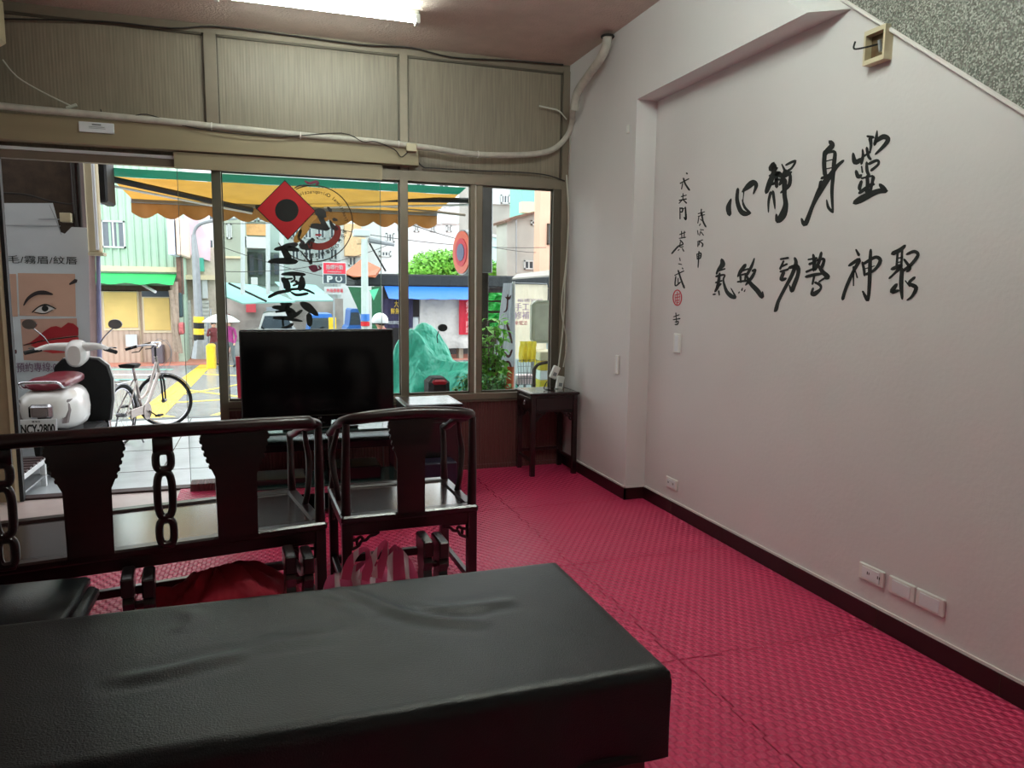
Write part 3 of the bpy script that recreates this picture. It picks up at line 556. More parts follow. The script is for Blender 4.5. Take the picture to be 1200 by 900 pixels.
def armchair(W, Dp, splats, lattices, label, cat, name, loc, rz, arm_drop=.14):
    t = thing(name, label, cat, loc, None, rz); B_ = lambda: MB(); k = dict(world=False)
    h = W/2; zs = .49; bz = .925
    # seat frame: moulded rails around a sunk board
    B_().rbox(-h, h, -.01, .05, zs-.032, zs+.004, .008).rbox(-h, h, Dp-.05, Dp+.01, zs-.032, zs+.004, .008).rbox(-h, -h+.055, .045, Dp-.045, zs-.032, zs+.004, .008).rbox(h-.055, h, .045, Dp-.045, zs-.032, zs+.004, .008).build('seat_frame', 'wood', t, **k)
    B_().box(-h+.05, h-.05, .045, Dp-.045, zs-.02, zs-.006).build('seat_board', 'seatw', t, **k)
    B_().rbox(-h+.03, h-.03, .012, .030, zs-.085, zs-.03, .004).rbox(-h+.03, h-.03, Dp-.03, Dp-.012, zs-.085, zs-.03, .004).rbox(-h+.012, -h+.03, .03, Dp-.03, zs-.085, zs-.03, .004).rbox(h-.03, h-.012, .03, Dp-.03, zs-.085, zs-.03, .004).build('apron', 'wood', t, **k)
    for x in (-h+.025, h-.025):
        for y in (.025, Dp-.025):
            B_().tube([(x, y, 0), (x, y, zs-.03)], 0, 4, sq=(.042, .042)).build('leg', 'wood', t, **k)
        s = 1 if x > 0 else -1
        B_().tube([(x, .02, zs), (x-.0*s, .012, zs+.2), (x-.004*s, .0, bz-.01)], [.022,.020,.016], 10, 4).build('back_post', 'wood', t, smooth=True, **k)
        B_().tube([(x, Dp-.03, zs), (x-.004*s, Dp-.035, zs+.1), (x+.002*s, Dp-.01, zs+.18), (x-.0*s, Dp-.0, bz-arm_drop-.02)], [.020,.017,.016,.015], 10, 5).build('arm_support', 'wood', t, smooth=True, **k)
        B_().tube([(x+.0*s, Dp*.5, zs), (x+.012*s, Dp*.47, zs+.08), (x+.028*s, Dp*.52, zs+.2), (x+.012*s, Dp*.50, zs+.30), (x, Dp*.45, bz-.075)], [.015,.013,.016,.012,.011], 10, 5).build('arm_strut', 'wood', t, smooth=True, **k)
    for ar in [(x, y, zs-.085, s) for x, s in ((-h+.045, 1), (h-.045, -1)) for y in (.022, Dp-.022)]+[(x, y, zs-.085, s, .06, .06, 'y') for x in (-h+.022, h-.022) for y, s in ((.045, 1), (Dp-.045, -1))]:
        sp = B_(); spandrel(sp, *ar); sp.build('carved_bracket', 'wood', t, **k)
    B_().rbox(-h+.04, h-.04, Dp-.045, Dp-.01, .085, .125, .004).build('front_rail', 'wood', t, **k)
    for x in (-h+.025, h-.025): B_().rbox(x-.014, x+.014, .04, Dp-.04, .105, .135, .004).build('side_rail', 'wood', t, **k)
    # crest running round into the arms
    c = [(-h+.02, Dp+.0, bz-arm_drop-.012), (-h+.018, Dp-.06, bz-arm_drop-.002), (-h+.02, Dp*.62, bz-.085), (-h+.018, Dp*.3, bz-.04), (-h+.022, .05, bz-.008), (-h+.07, -.022, bz+.012), (-h+.16, -.035, bz+.022), (0, -.04, bz+.030)]
    c = c+[(-x, y, z) for x, y, z in reversed(c[:-1])]
    B_().tube(c, [.017,.018,.019,.020,.022,.026,.028,.028,.028,.026,.022,.020,.019,.018,.017], 10, 5).ball((-h+.02, Dp+.005, bz-arm_drop-.02), .021).ball((h-.02, Dp+.005, bz-arm_drop-.02), .021).build('crest_rail', 'wood', t, smooth=True, **k)
    for x in splats:
        b = B_(); rot_board(b, [(x+a, z) for a, z in splat_outline(zs, bz+.01, .155 if W > 1 else .125, .262 if W > 1 else .205)], -.012, .018); b.build('back_splat', 'wood', t, **k)
    for x in lattices:
        b = B_(); zz = [(zs, zs+.11, .026), (zs+.11, zs+.30, .027), (zs+.30, bz-.05, .027)]
        for z0, z1, rx in zz:
            n = 24; m_ = (z0+z1)/2; hz = (z1-z0)/2-.006
            pts = []
            for i in range(n+1):
                a = 2*math.pi*i/n; cx_, sx_ = math.cos(a), math.sin(a)
                pts.append((x+rx*math.copysign(abs(cx_)**.6, cx_), -.012, m_+hz*math.copysign(abs(sx_)**.7, sx_)))
            b.tube(pts, .0155, 8)
        b.rbox(x-.036, x+.036, -.025, .0, bz-.06, bz+.01, .004).rbox(x-.026, x+.026, -.025, .0, zs-.01, zs+.02, .004)
        b.build('carved_upright', 'wood', t, smooth=True, **k)
    return t
a_ch = R(1.8)
armchair(.638, .555, [-.005], [], 'dark rosewood armchair with one carved back splat, seen from behind, right of the long settee', 'armchair', 'wooden_armchair', (.608, 3.262, 0), a_ch)
a_so = R(9.9); Wd = 1.80; O = Vector((.224, 3.206, 0))
cc = O+Vector((-math.cos(a_so), -math.sin(a_so), 0))*(Wd/2)
armchair(Wd, .62, [Wd/2-.367, Wd/2-.893, Wd/2-1.42], [Wd/2-.632, Wd/2-1.155], 'long dark rosewood settee with carved splats and pierced uprights, seen from behind', 'settee', 'wooden_settee', cc, a_so)
# carved stands behind the seats
def carved_stand(loc, rz, label, n=2):
    t = thing('carved_stand', label, 'stand', loc, 'small carved wooden stands', rz)
    for i, x in enumerate((-.035, .035)[:n]):
        prof = [(0,0),(.115,0),(.13,.03),(.10,.07),(.118,.10),(.095,.135),(.115,.17),(.095,.205),(.115,.24),(.10,.275),(.125,.31),(.115,.345),(.13,.36),(.13,.425),(0,.425),(.012,.36),(-.008,.33),(.012,.29),(-.004,.25),(.012,.21),(-.004,.17),(.012,.13),(-.004,.09),(.012,.05)]
        dz = .0 if i == 0 else -.012; b = MB().prism([(x-.019, y-.06, z+dz if z > 0 else 0) for y, z in prof], (.038, 0, 0))
        b.rbox(x-.022, x+.022, -.075, .08, .355+dz, .43+dz, .006)
        b.build('side_board', 'woodblk', t, world=False)
    for z in (.12, .30): MB().tube([(-.05,.0,z),(.05,.0,z)], .014, 8).build('cross_rod', 'wood', t, world=False)
    return t
carved_stand((-.49, 2.99, 0), R(6), 'pair of low carved dark wooden sides behind the settee, nearest the black stool')
carved_stand((.095, 3.06, 0), R(4), 'pair of low carved dark wooden sides behind the right end of the settee')
carved_stand((.665, 3.08, 0), R(2), 'pair of low carved dark wooden sides behind the armchair, beside the striped bag')
# corner table and side cabinet
def tea_table(x0, x1, y0, y1, top, name, label, closed=False):
    t = thing(name, label, 'side table', ((x0+x1)/2, (y0+y1)/2, 0))
    MB().rbox(x0-.012, x1+.012, y0-.012, y1+.012, top-.022, top, .006).build('table_top', 'woodblk' if closed else 'wood', t)
    MB().box(x0+.02, x1-.02, y0+.02, y1-.02, top-.001, top+.0015).build('top_panel', 'seatw', t)
    m_ = 'woodblk' if closed else 'wood'
    if closed:
        MB().rbox(x0, x1, y0, y1, .08, top-.022, .005).build('cabinet_body', m_, t)
        d = MB().rbox(x0+.02, x1-.02, y0-.012, y0+.002, top-.11, top-.035, .004).build('drawer', m_, t)
        MB().ball((x1-.03, y0-.018, top-.065), .009).build('drawer_knob', 'chrome', d)
        MB().rbox(x0+.02, x1-.02, y0-.010, y0+.002, .12, top-.13, .004).build('cabinet_door', m_, t)
    else:
        MB().rbox(x0+.01, x1-.01, y0+.01, y1-.01, top-.16, top-.022, .004).build('drawer_case', m_, t)
        MB().rbox(x0+.04, x1-.04, y0+.002, y0+.012, top-.145, top-.04, .004).build('end_panel', m_, t)
        d = MB().rbox(x0+.002, x0+.012, y0+.045, y1-.045, top-.14, top-.045, .003).build('drawer', m_, t)
        MB().ring((x0-.004, (y0+y1)/2-.02, top-.095), (1,0,0), .014, .003, 16, 6).disc((x0-.002, (y0+y1)/2-.02, top-.08), (1,0,0), .01, .004, 12).build('ring_pull', 'chrome', d)
        for ar in [(x, y, top-.16, s, .06, .06) for x, s in ((x0+.04, 1), (x1-.04, -1)) for y in (y0+.022, y1-.022)]+[(x0+.022, y, top-.16, s, .05, .05, 'y') for y, s in ((y0+.04, 1), (y1-.04, -1))]:
            sp = MB(); spandrel(sp, *ar); sp.build('carved_bracket', m_, t)
        MB().rbox(x0+.03, x1-.03, y1-.03, y1-.01, .14, .165, .003).rbox(x0+.01, x0+.03, y0+.03, y1-.03, .11, .135, .003).rbox(x1-.03, x1-.01, y0+.03, y1-.03, .11, .135, .003).build('stretcher', m_, t)
    for x in (x0+.02, x1-.02):
        for y in (y0+.02, y1-.02): MB().tube([(x,y,0),(x,y,top-.02 if not closed else .09)], 0, 4, sq=(.036,.036)).build('leg', m_, t)
    return t
tea_table(2.00, 2.405, 5.50, 5.865, .685, 'corner_table', 'small dark wooden table with a drawer, in the corner under the window')
tea_table(.93, 1.335, 5.16, 5.60, .68, 'side_cabinet', 'low black cabinet with a shiny top, between the television and the window', True)
# power adapters on the corner table
for (px, py, dx, lab) in ((649,436,(.02,.10), 'white power adapter lying tilted higher on the corner table'), (655,448,(.035,.11), 'white power strip end leaning on the corner table by the wall')):
    p = at(px, py, 5.74); X = Matrix.Translation((p.x, 5.72, p.z)) @ Matrix.Rotation(R(24 if py < 440 else 10), 4, 'Y')
    o = thing('power_adapter', lab, 'adapter', (p.x, 5.72, p.z))
    MB(X).rbox(-.028, .028, -.022, .022, -.055, .055, .006).build('casing', 'white', o)
    MB(X).box(-.015, .015, -.0235, -.022, -.03, -.0).build('socket_face', 'steel', o)
    if py > 440: MB(X).rbox(-.034, .03, -.03, .03, -.072, -.05, .006).build('stand_foot', mat('grey_green_plastic', (96,104,98), .6), o)
tag(MB().tube([(2.21,5.71,.75),(2.18,5.68,.72),(2.17,5.66,.695),(2.23,5.62,.69)], .004, 6, 4).build('short_cable', 'black'), 'short black cable under the white adapters on the corner table', 'cable')
# television and stand
tv = thing('television', 'large switched-off black flat television standing before the glass', 'television', (.32, 5.1, .58))
MB().rbox(-.172, .825, 5.07, 5.12, .618, 1.228, .008).build('screen_housing', 'gloss', tv)
MB().box(-.145, .80, 5.0685, 5.071, .665, 1.205).build('screen', mat('dark_screen', (4,4,5), .12, var=0), tv)
MB().rbox(-.172, .825, 5.065, 5.072, .618, .655, .003).build('bottom_bezel', 'gloss', tv)
text('LG', .018, face_front((.325, 5.0645, .637)), 'steel', 'badge', tv)
MB().box(-.165, .82, 5.072, 5.12, 1.2275, 1.2305).build('top_edge', 'steel', tv)
MB().rbox(.25, .40, 5.08, 5.14, .585, .65, .005).build('neck', 'gloss', tv)
MB().rbox(.08, .57, 4.98, 5.24, .572, .588, .006).build('foot_plate', 'gloss', tv)
sd = thing('television_stand', 'low black television stand with glass shelves', 'stand', (.32, 5.1, 0))
gl = mat('smoked_glass_shelf', (44,60,58), .12, var=0)
MB().rbox(-.22, .88, 4.92, 5.36, .553, .571, .004).build('top_shelf', gl, sd)
MB().rbox(-.20, .86, 4.94, 5.34, .44, .49, .004).build('drawer_box', 'gloss', sd)
MB().rbox(-.20, .86, 4.94, 5.34, .19, .205, .004).build('lower_shelf', gl, sd)
MB().rbox(-.20, .86, 4.94, 5.34, .02, .04, .004).build('bottom_shelf', 'gloss', sd)
for x in (-.20, .83):
    for y in (4.95, 5.31): MB().box(x, x+.03, y, y+.03, 0, .553).build('leg', 'gloss', sd)
tag(MB().rbox(.36, .72, 4.99, 5.25, .206, .30, .006).build('black_box', 'gloss'), 'black set-top box on the lower shelf of the television stand', 'box')
tag(MB().rbox(-.1, .22, 5.0, 5.28, .206, .245, .006).build('disc_player', 'woodblk'), 'flat dark player on the lower shelf of the television stand', 'player')
tag(MB().rbox(1.0, 1.25, 4.95, 5.12, .0, .30, .01).build('storage_box', mat('dark_blue_plastic', (24,20,44), .4)), 'dark blue box on the floor before the black cabinet', 'box')
# ---------- massage bench ----------
bn = thing('massage_bench', 'long black vinyl massage bench with creased top across the foreground', 'massage bench', (-.05, 1.83, 0))
X0, X1, Y0, Y1, ZT = -1.15, .893, 1.455, 2.195, .612
wr_ = []
def crease(pts, amp, wid): wr_.append(([atz(x, y, .61) for x, y in pts], amp*1.25, wid*2.0))
crease([(398,690),(425,700),(455,713),(490,724),(530,729),(575,731)], .0085, .013)
crease([(370,697),(390,704),(415,713),(445,722)], .004, .012)
crease([(480,711),(520,714),(560,711),(606,704)], .0065, .013)
crease([(140,797),(175,792),(215,783),(260,772),(290,766)], .007, .013)
crease([(212,717),(228,722),(225,732),(205,742)], .003, .014)
crease([(300,758),(340,750),(400,744)], .0025, .02)
def seg_d(p, a, b):
    ab = b-a; t = max(0, min(1, (p-a).dot(ab)/ab.length_squared)); return (p-(a+ab*t)).length, t
cre = []
for pts, amp, wid in wr_:
    P2 = [Vector((p[0], p[1])) for p in catmull(pts, 4)]; cre.append((P2, amp, wid))
def top_h(x, y):
    h = .0; p = Vector((x, y))
    for P2, amp, wid in cre:
        if not (min(q.x for q in P2)-.06 < x < max(q.x for q in P2)+.06 and min(q.y for q in P2)-.06 < y < max(q.y for q in P2)+.06): continue
        best = 9; bt = 0
        for i in range(len(P2)-1):
            d, t = seg_d(p, P2[i], P2[i+1])
            if d < best: best = d; bt = (i+t)/(len(P2)-1)
        h += amp*(math.sin(math.pi*min(1, max(.03, bt)))**.5)*(math.exp(-(best/wid)**2)-.35*math.exp(-((best-wid*1.6)/wid)**2))
    h += .0018*noise.noise(Vector((x*3, y*4, 0)))+.0007*noise.noise(Vector((x*14, y*10, 3)))
    return h
rr_ = .028; nx, ny = 230, 92; e_ = rr_*math.pi/2; SK = .20
def bench_pt(u, v):
    def ax(t, a, b):
        full = (b-a-2*rr_)+2*e_+2*SK; s = t*full
        if s < SK: return a-.0, s-SK-rr_, 'l'
        s -= SK
        if s < e_: q = s/rr_; return a+rr_-rr_*math.cos(q), -rr_+rr_*math.sin(q), ''
        s -= e_
        if s < b-a-2*rr_: return a+rr_+s, 0, ''
        s -= b-a-2*rr_
        if s < e_: q = s/rr_; return b-rr_+rr_*math.sin(q), -rr_+rr_*math.cos(q), ''
        s -= e_; return b, -rr_-s, 'r'
    x, zx, _ = ax(u, X0, X1); y, zy, _ = ax(v, Y0, Y1)
    z = min(zx, zy)
    if zx < -rr_ and zy < -rr_: z = max(zx, zy) if False else min(zx, zy)
    k = 0
    if z < -rr_: k = (-z-rr_)/SK
    wob = .006*k*math.sin(x*23+y*7)
    return (x+(wob if zx < zy else 0)+(.004 if zx<-.001 and zx<zy else 0), y+(wob if zy < zx else 0), ZT+max(z, -rr_-SK)+(top_h(x, y) if z > -.02 else 0))
b = MB(); b.grid(bench_pt, nx, ny); b.build('vinyl_cover', 'vinyl', bn, smooth=True)
MB().rbox(X0+.03, X1-.03, Y0+.03, Y1-.03, ZT-.235, ZT-.19, .004).build('wooden_frame', 'wood', bn)
MB().rbox(X0-.001+.02, X1+.002, Y0-.004, Y1+.004, ZT-.232, ZT-.205, .006).build('cover_hem', 'vinylskirt', bn)
for x in (X0+.1, X1-.075):
    for y in (Y0+.08, Y1-.08): MB().tube([(x,y,0),(x,y,ZT-.2)], 0, 4, sq=(.075,.075)).build('leg', mat('dark_red_wood', (86,24,34), .45, var=.2), bn)
# ---------- black padded stool behind the bench ----------
sl = thing('padded_stool', 'black padded vinyl stool at the left edge, between bench and settee', 'stool', (-.9, 2.75, 0))
MB().rbox(-1.25, -.625, 2.47, 2.88, .435, .472, .010).build('cushion', 'vinyl', sl, smooth=True)
MB().rbox(-1.245, -.60, 2.46, 2.89, .385, .432, .014).build('seat_pad', 'vinyl', sl, smooth=True)
MB().rbox(-1.22, -.64, 2.49, 2.86, .345, .385, .004).build('frame', 'woodblk', sl)
for x in (-1.2, -.67):
    for y in (2.52, 2.83): MB().tube([(x,y,0),(x,y,.35)], 0, 4, sq=(.04,.04)).build('leg', 'woodblk', sl)
# ---------- red cloth bundle and striped plastic bag ----------
def blob(c, rx, ry, h, seed, fn=None, nu=40, nv=24, power=.6):
    def f_(u, v):
        a = 2*math.pi*u; r = v; n_ = noise.noise(Vector((math.cos(a)*1.6, math.sin(a)*1.6, seed)))
        rr2 = 1+.22*n_; x = c[0]+rx*r*rr2*math.cos(a); y = c[1]+ry*r*rr2*math.sin(a)
        z = h*(1-r**2.2)**power if r < 1 else 0
        z *= 1+.35*noise.noise(Vector((x*7, y*7, seed+5)))+.08*math.sin(a*9+r*6)
        if fn: z = fn(x, y, z, a, r)
        return (x, y, c[2]+max(z, 0.001))
    return f_
tag(MB().grid(blob((-.25, 3.30, 0), .37, .19, .29, 2.0, lambda x, y, z, a, r: min(z*(1+.6*(x+.25)), .34)), 48, 24).build('red_cloth', mat('crumpled_crimson_cloth', (168,18,44), .7, var=.12, bump=1, bscale=6, bdist=.04), smooth=True), 'crumpled dark red cloth bundle on the mats behind the settee', 'cloth')
bag = thing('plastic_bag', 'pink and white striped plastic bag standing behind the armchair', 'bag', (.42, 2.98, 0))
ms = mat('striped_thin_plastic', (206,120,150), .35, var=0); n = ms.node_tree; bb_ = n.nodes['Principled BSDF']
tc_ = n.nodes.new('ShaderNodeTexCoord'); sx_ = n.nodes.new('ShaderNodeSeparateXYZ'); n.links.new(tc_.outputs['Object'], sx_.inputs[0])
nn_ = n.nodes.new('ShaderNodeTexNoise'); nn_.inputs['Scale'].default_value = 5; n.links.new(tc_.outputs['Object'], nn_.inputs['Vector'])
q_ = math_node(n, 'ADD', math_node(n, 'MULTIPLY', sx_.outputs[0], 95), math_node(n, 'MULTIPLY', nn_.outputs['Fac'], 5)); q_ = math_node(n, 'SINE', q_)
rp_ = n.nodes.new('ShaderNodeValToRGB'); rp_.color_ramp.elements[0].position = .45; rp_.color_ramp.elements[1].position = .55
rp_.color_ramp.elements[0].color = srgb((196,84,124)); rp_.color_ramp.elements[1].color = srgb((214,204,206)); n.links.new(q_, rp_.inputs['Fac']); n.links.new(rp_.outputs[0], bb_.inputs['Base Color'])
bb_.inputs['Alpha'].default_value = .86
def bagf(u, v):
    a = 2*math.pi*u; hh = .36*v; xw = .225*(1-.10*v-.22*v*v); yw = .10*(1-.75*v*v)
    fold = .016*math.sin(a*11+v*4)*(.4+v)+.02*noise.noise(Vector((math.cos(a)*3, math.sin(a)*3, v*3)))
    cx_ = math.cos(a); x = (xw+fold)*cx_; y = (yw+fold*.7)*math.sin(a)
    lob = max(0, v-.55)/.45*(.055*math.exp(-((x+.03)/.05)**2)+.10*math.exp(-((x-.11)/.055)**2)-.03)
    return (.385+x, 2.98+y+.02*math.sin(x*30)*v, hh+lob)
MB().grid(bagf, 72, 22).build('bag_body', ms, bag, smooth=True)
def strip(pts, w0, w1):
    P_ = catmull(pts, 6); b = MB(); vs = []; nP = len(P_)
    for i, p in enumerate(P_):
        t = i/(nP-1); ww = w0+(w1-w0)*abs(2*t-1); q = P_[min(i+1, nP-1)]; o = P_[max(i-1, 0)]; d = Vector((q[0]-o[0], 0, q[2]-o[2])).normalized()
        s_ = Vector((-d.z, 0, d.x)); vs += [tuple(Vector(p)+s_*ww/2), tuple(Vector(p)-s_*ww/2)]
    b.add(vs, [(2*i, 2*i+1, 2*i+3, 2*i+2) for i in range(nP-1)]); return b
strip([(.27,2.93,.33),(.30,2.92,.42),(.355,2.92,.455),(.37,2.93,.39),(.36,2.94,.33)], .016, .05).build('bag_handle', ms, bag, smooth=True)
strip([(.34,2.90,.33),(.38,2.89,.42),(.43,2.89,.49),(.425,2.90,.42),(.395,2.91,.33)], .012, .05).build('bag_handle', ms, bag, smooth=True)
# =====================================================================
# STREET OUTSIDE
# =====================================================================
ZA, ZS, ZG = -.08, -.22, -1.36       # arcade floor, street at the kerb, far side of the falling street
def G(Y): return ZS if Y < 9.75 else max(ZG, ZS-(Y-9.75)*.0563)
def atg(px, py, dz=.004):              # point on the falling street surface
    d = ray(px, py); t = (ZS+dz+9.75*.0563-H)/(d.z+d.y*.0563); return CAM+d*t
def LP(px, py, Y): p = at(px, py, Y); return p
struct(MB().box(-8, 9, YF+.1, 9.75, ZA-.2, ZA).build('floor_arcade', 'pave'))
for x in (-3.0, -.9, 1.2, 3.3): MB().box(x-.004, x+.004, YF+.1, 9.6, ZA-.001, ZA+.0015).build('paving_joint', 'soot', bpy.data.objects['floor_arcade'])
for y in (6.9, 7.8, 8.7): MB().box(-8, 9, y-.004, y+.004, ZA-.001, ZA+.0015).build('paving_joint', 'soot', bpy.data.objects['floor_arcade'])
MB().box(-8, 9, 9.62, 9.75, ZA-.2, ZA+.004).build('kerb', mat('dark_gutter', (70,74,78), .4, var=.3), bpy.data.objects['floor_arcade'])
road = struct(MB().prism([(-70,9.75,ZS),(-70,30,ZG),(-70,120,ZG),(-70,120,ZG-.3),(-70,30,ZG-.3),(-70,9.75,ZS-.3)], (140,0,0)).build('ground_street', 'road'))
struct(MB().box(-70, -1.6, 28.9, 120, ZG-.2, ZG+.10).box(6.1, 70, 29.0, 120, ZG-.2, ZG+.10).build('ground_pavement', 'brick'))
def mark(pts, m, w_=None):
    P_ = [atg(x, y) for x, y in pts]; MB().prism(P_, (0, 0, .003)).build('road_marking', m, road)
def mline(a, b, wd, m='yline'):
    a, b = atg(*a), atg(*b); d = (b-a).normalized(); s = Vector((-d.y, d.x, 0))*wd/2
    MB().prism([a+s, b+s, b-s, a-s], (0, 0, .003)).build('road_marking', m, road)
mline((168,492), (252,418), .42)
for a, b, wd in (((160,482),(300,506),.10),((190,505),(300,472),.10),((200,472),(300,466),.10),((205,455),(320,470),.10),((225,438),(300,441),.12),((215,462),(300,447),.10),((240,428),(420,432),.12)): mline(a, b, wd)
for i in range(5): mline((125,421+i*6), (212-i*5,421+i*6), .30-.02*i, 'gline' if i % 2 == 0 else 'wline')
mline((420,428),(560,470),.12,'wline')
struct(MB().box(-8, 9, YF+.12, 8.7, 3.32, 3.34).build('ceiling_sky_filter', mat('sky_filter_sheet', (226,230,228), .5, var=.05, alpha=.3)))  # unseen sheet added over the arcade, see-through to pass part of the sky light
struct(MB().box(-8, XL-.15, YF, YF+.12, -.2, 6).box(XW+.0, 9, YF+.1, YF+.2, -.2, 6).box(-8, 9, YF-.3, YF+.1, 3.5, 7).build('wall_facade', 'soot'))
# party wall / pillar at the left with its pipes
pl = struct(MB().box(-5.0, -1.74, 8.25, 8.6, ZA, 3.3).build('wall_arcade_pillar', 'soot'))
MB().box(-1.74, -1.655, 8.2, 8.6, ZA, 3.3).build('pillar_edge', 'darkred', pl)
tag(MB().tube([at(83,160,8.18), at(88,240,8.18), at(93,300,8.18), at(97,420,8.18)], .018, 8, 4).tube([at(90,160,8.18), at(94,240,8.18), at(97,300,8.18)], .014, 8, 4).build('wall_conduit', 'cable'), 'pair of grey conduits running down the dark pillar outside', 'conduit')
tag(MB().tube([at(2,226,8.2), at(30,228,8.2), at(60,236,8.2), at(83,239,8.2), at(90,234,8.2)], .009, 6, 5).build('wall_wire', 'cable'), 'sagging wire across the dark wall above the beauty banner', 'wire')
tag(MB().rbox(*(lambda a, b: (a.x, b.x, 8.12, 8.24, b.z, a.z))(at(72,250,8.2), at(86,261,8.2)), .004).build('wall_box', 'cream'), 'small beige box on the dark wall beside the banner', 'box')
sp_ = thing('shutter_post', 'tall cream metal housing post at the left, outside the open doorway', 'post', at(110,296,7.9))
a, b = at(101,170,7.9), at(118,296,7.9); c = at(107,296,7.9)
MB().rbox(a.x-.03, a.x+.075, 7.86, 7.98, b.z, 3.3, .012).build('housing', 'cream', sp_)
MB().rbox(a.x+.04, a.x+.065, 7.84, 7.99, b.z+.02, 3.3, .006).build('rib', 'whitep', sp_)
MB().rbox(a.x-.03, a.x+.10, 7.85, 8.0, b.z-.03, b.z, .004).build('end_cap', 'cream', sp_)
pq = thing('down_pipe', 'pinkish and lilac pipes below the cream post, behind the scooter', 'pipe', (at(108,400,8.0).x, 8.0, ZA))
MB().tube([(at(108,300,8.0).x, 8.0, b.z-.02), (at(110,500,8.0).x, 8.0, ZA)], .028, 10).build('pink_pipe', mat('pinkish_plaster', (186,160,158), .6), pq)
MB().tube([(at(115,300,8.0).x, 8.0, b.z-.02), (at(117,500,8.0).x, 8.0, ZA)], .020, 10).build('lilac_pipe', mat('lilac_pipe', (150,150,190), .5), pq)
MB().box(at(103,300,8.08).x, at(118,300,8.08).x, 8.05, 8.12, ZA, .75).build('pale_board', mat('pinkish_plaster', (186,160,158), .6), pq)
# right post in front of the right window
rp2 = thing('shutter_post', 'tall grey metal post outside, behind the upright between the right windows', 'post', at(560,322,7.6))
a = at(553,220,7.6); b = at(566,320,7.6)
MB().rbox(a.x+.05, b.x+.09, 7.55, 7.7, b.z, 3.3, .01).build('housing', 'steel', rp2)
MB().rbox(a.x+.04, b.x+.06, 7.58, 7.68, ZA, b.z, .01).build('dark_post', mat('dark_weathered_post', (58,50,46), .7, var=.3), rp2)
# ---------- awning ----------
aw = thing('awning', 'yellow and green striped canvas awning with scalloped edge over the pavement', 'awning', (.5, 9.8, 2.7))
def awp(px, py, k):                      # plane falling away from the arcade
    return at(px, py, 9.0+1.8*k)
cY = mat('yellow_canvas', (192,144,62), .7, var=.10, vscale=5); cG = mat('dark_green_canvas', (10,104,78), .7, var=.1, vscale=5); cB = mat('brown_lined_canvas', (158,112,62), .8, var=.2, vscale=4)
translucent(cY, .45); translucent(cG, .35); translucent(cB, .2)
def band(x0, yl0, yr0, yl1, yr1, x1, k0, k1, m_, nm):
    A_, B_ = at(x0, yl0, 9.0+1.8*k0), at(x1, yr0, 9.0+1.8*k0); C_, D_ = at(x0, yl1, 9.0+1.8*k1), at(x1, yr1, 9.0+1.8*k1)
    zt = (A_.z+B_.z)/2; zb = (C_.z+D_.z)/2; xa, xb = -1.60, 2.38
    def fn(u, v): x = xa+(xb-xa)*u; sag = -.012*math.sin(v*math.pi)-.01*math.sin(u*math.pi*6)**2; return (x, 9.0+1.8*(k0+(k1-k0)*v), zt+(zb-zt)*v+sag*(k1-k0))
    return MB().grid(fn, 40, 4).build(nm, m_, aw, smooth=True)
band(160,196,219,207,227,500,0,.22,cG,'green_stripe')
band(160,207,227,228,246,500,.22,.85,cY,'yellow_stripe')
band(160,228,246,232,250,500,.85,1.0,cY,'yellow_stripe')
zf = at(160,235,10.8).z
MB().rbox(-1.62, 2.42, 10.78, 10.84, zf-.03, zf+.05, .01).build('front_bar', 'steel', aw)
def val(u, v):
    x = -1.62+4.04*u; s = abs(math.sin(u*math.pi*13)); return (x, 10.82+.03*math.sin(u*70)*v, zf-.02-(.13+.07*s)*v)
MB().grid(val, 208, 3).build('scalloped_valance', cB, aw, smooth=True)
MB().tube([at(122,208,9.05), at(295,246,10.7)], .035, 8).build('folding_arm', 'black', aw)
MB().tube([at(126,217,9.1), at(295,250,10.7)], .014, 8).build('arm_rail', 'whitep', aw)
MB().tube([at(556,235,9.3), at(405,233,10.4)], .035, 8).tube([at(405,233,10.4), at(300,243,10.75)], .03, 8).build('folding_arm', 'black', aw)
MB().tube([at(556,240,9.3), at(380,243,10.7)], .014, 8).build('arm_rail', 'whitep', aw)
MB().tube([at(405,236,10.45), at(545,252,10.7)], .02, 8).build('arm_rail', 'alu', aw)
aw2 = thing('awning_cover', 'narrow strip of brown and green canvas hanging above the main awning', 'awning', (0.4, 8.7, 2.8))
def strip2(z0, z1, m_, nm): MB().grid(lambda u, v: (-1.53+3.9*u, 8.7+.01*math.sin(u*60), z0+(z1-z0)*v), 60, 1).build(nm, m_, aw2)
strip2(2.812, 2.95, cB, 'brown_band'); strip2(2.745, 2.812, cG, 'green_band')
tag(MB().rbox(-1.60,-1.50,8.6,9.05,2.35,3.32,.02).build('awning_motor', 'black'), 'black bracket box holding the left end of the striped awning', 'bracket')
tag(MB().rbox(*(lambda a, b: (a.x, b.x, 8.9, 8.96, b.z, a.z))(at(117,216,8.9), at(128,232,8.9)), .004).rbox(*(lambda a, b: (a.x, b.x, 8.9, 8.96, b.z, a.z))(at(117,232,8.9), at(129,240,8.9)), .004).build('white_light', mat('pale_blue_plastic', (206,226,240), .4)), 'pale box lamp hanging under the left end of the awning', 'lamp')
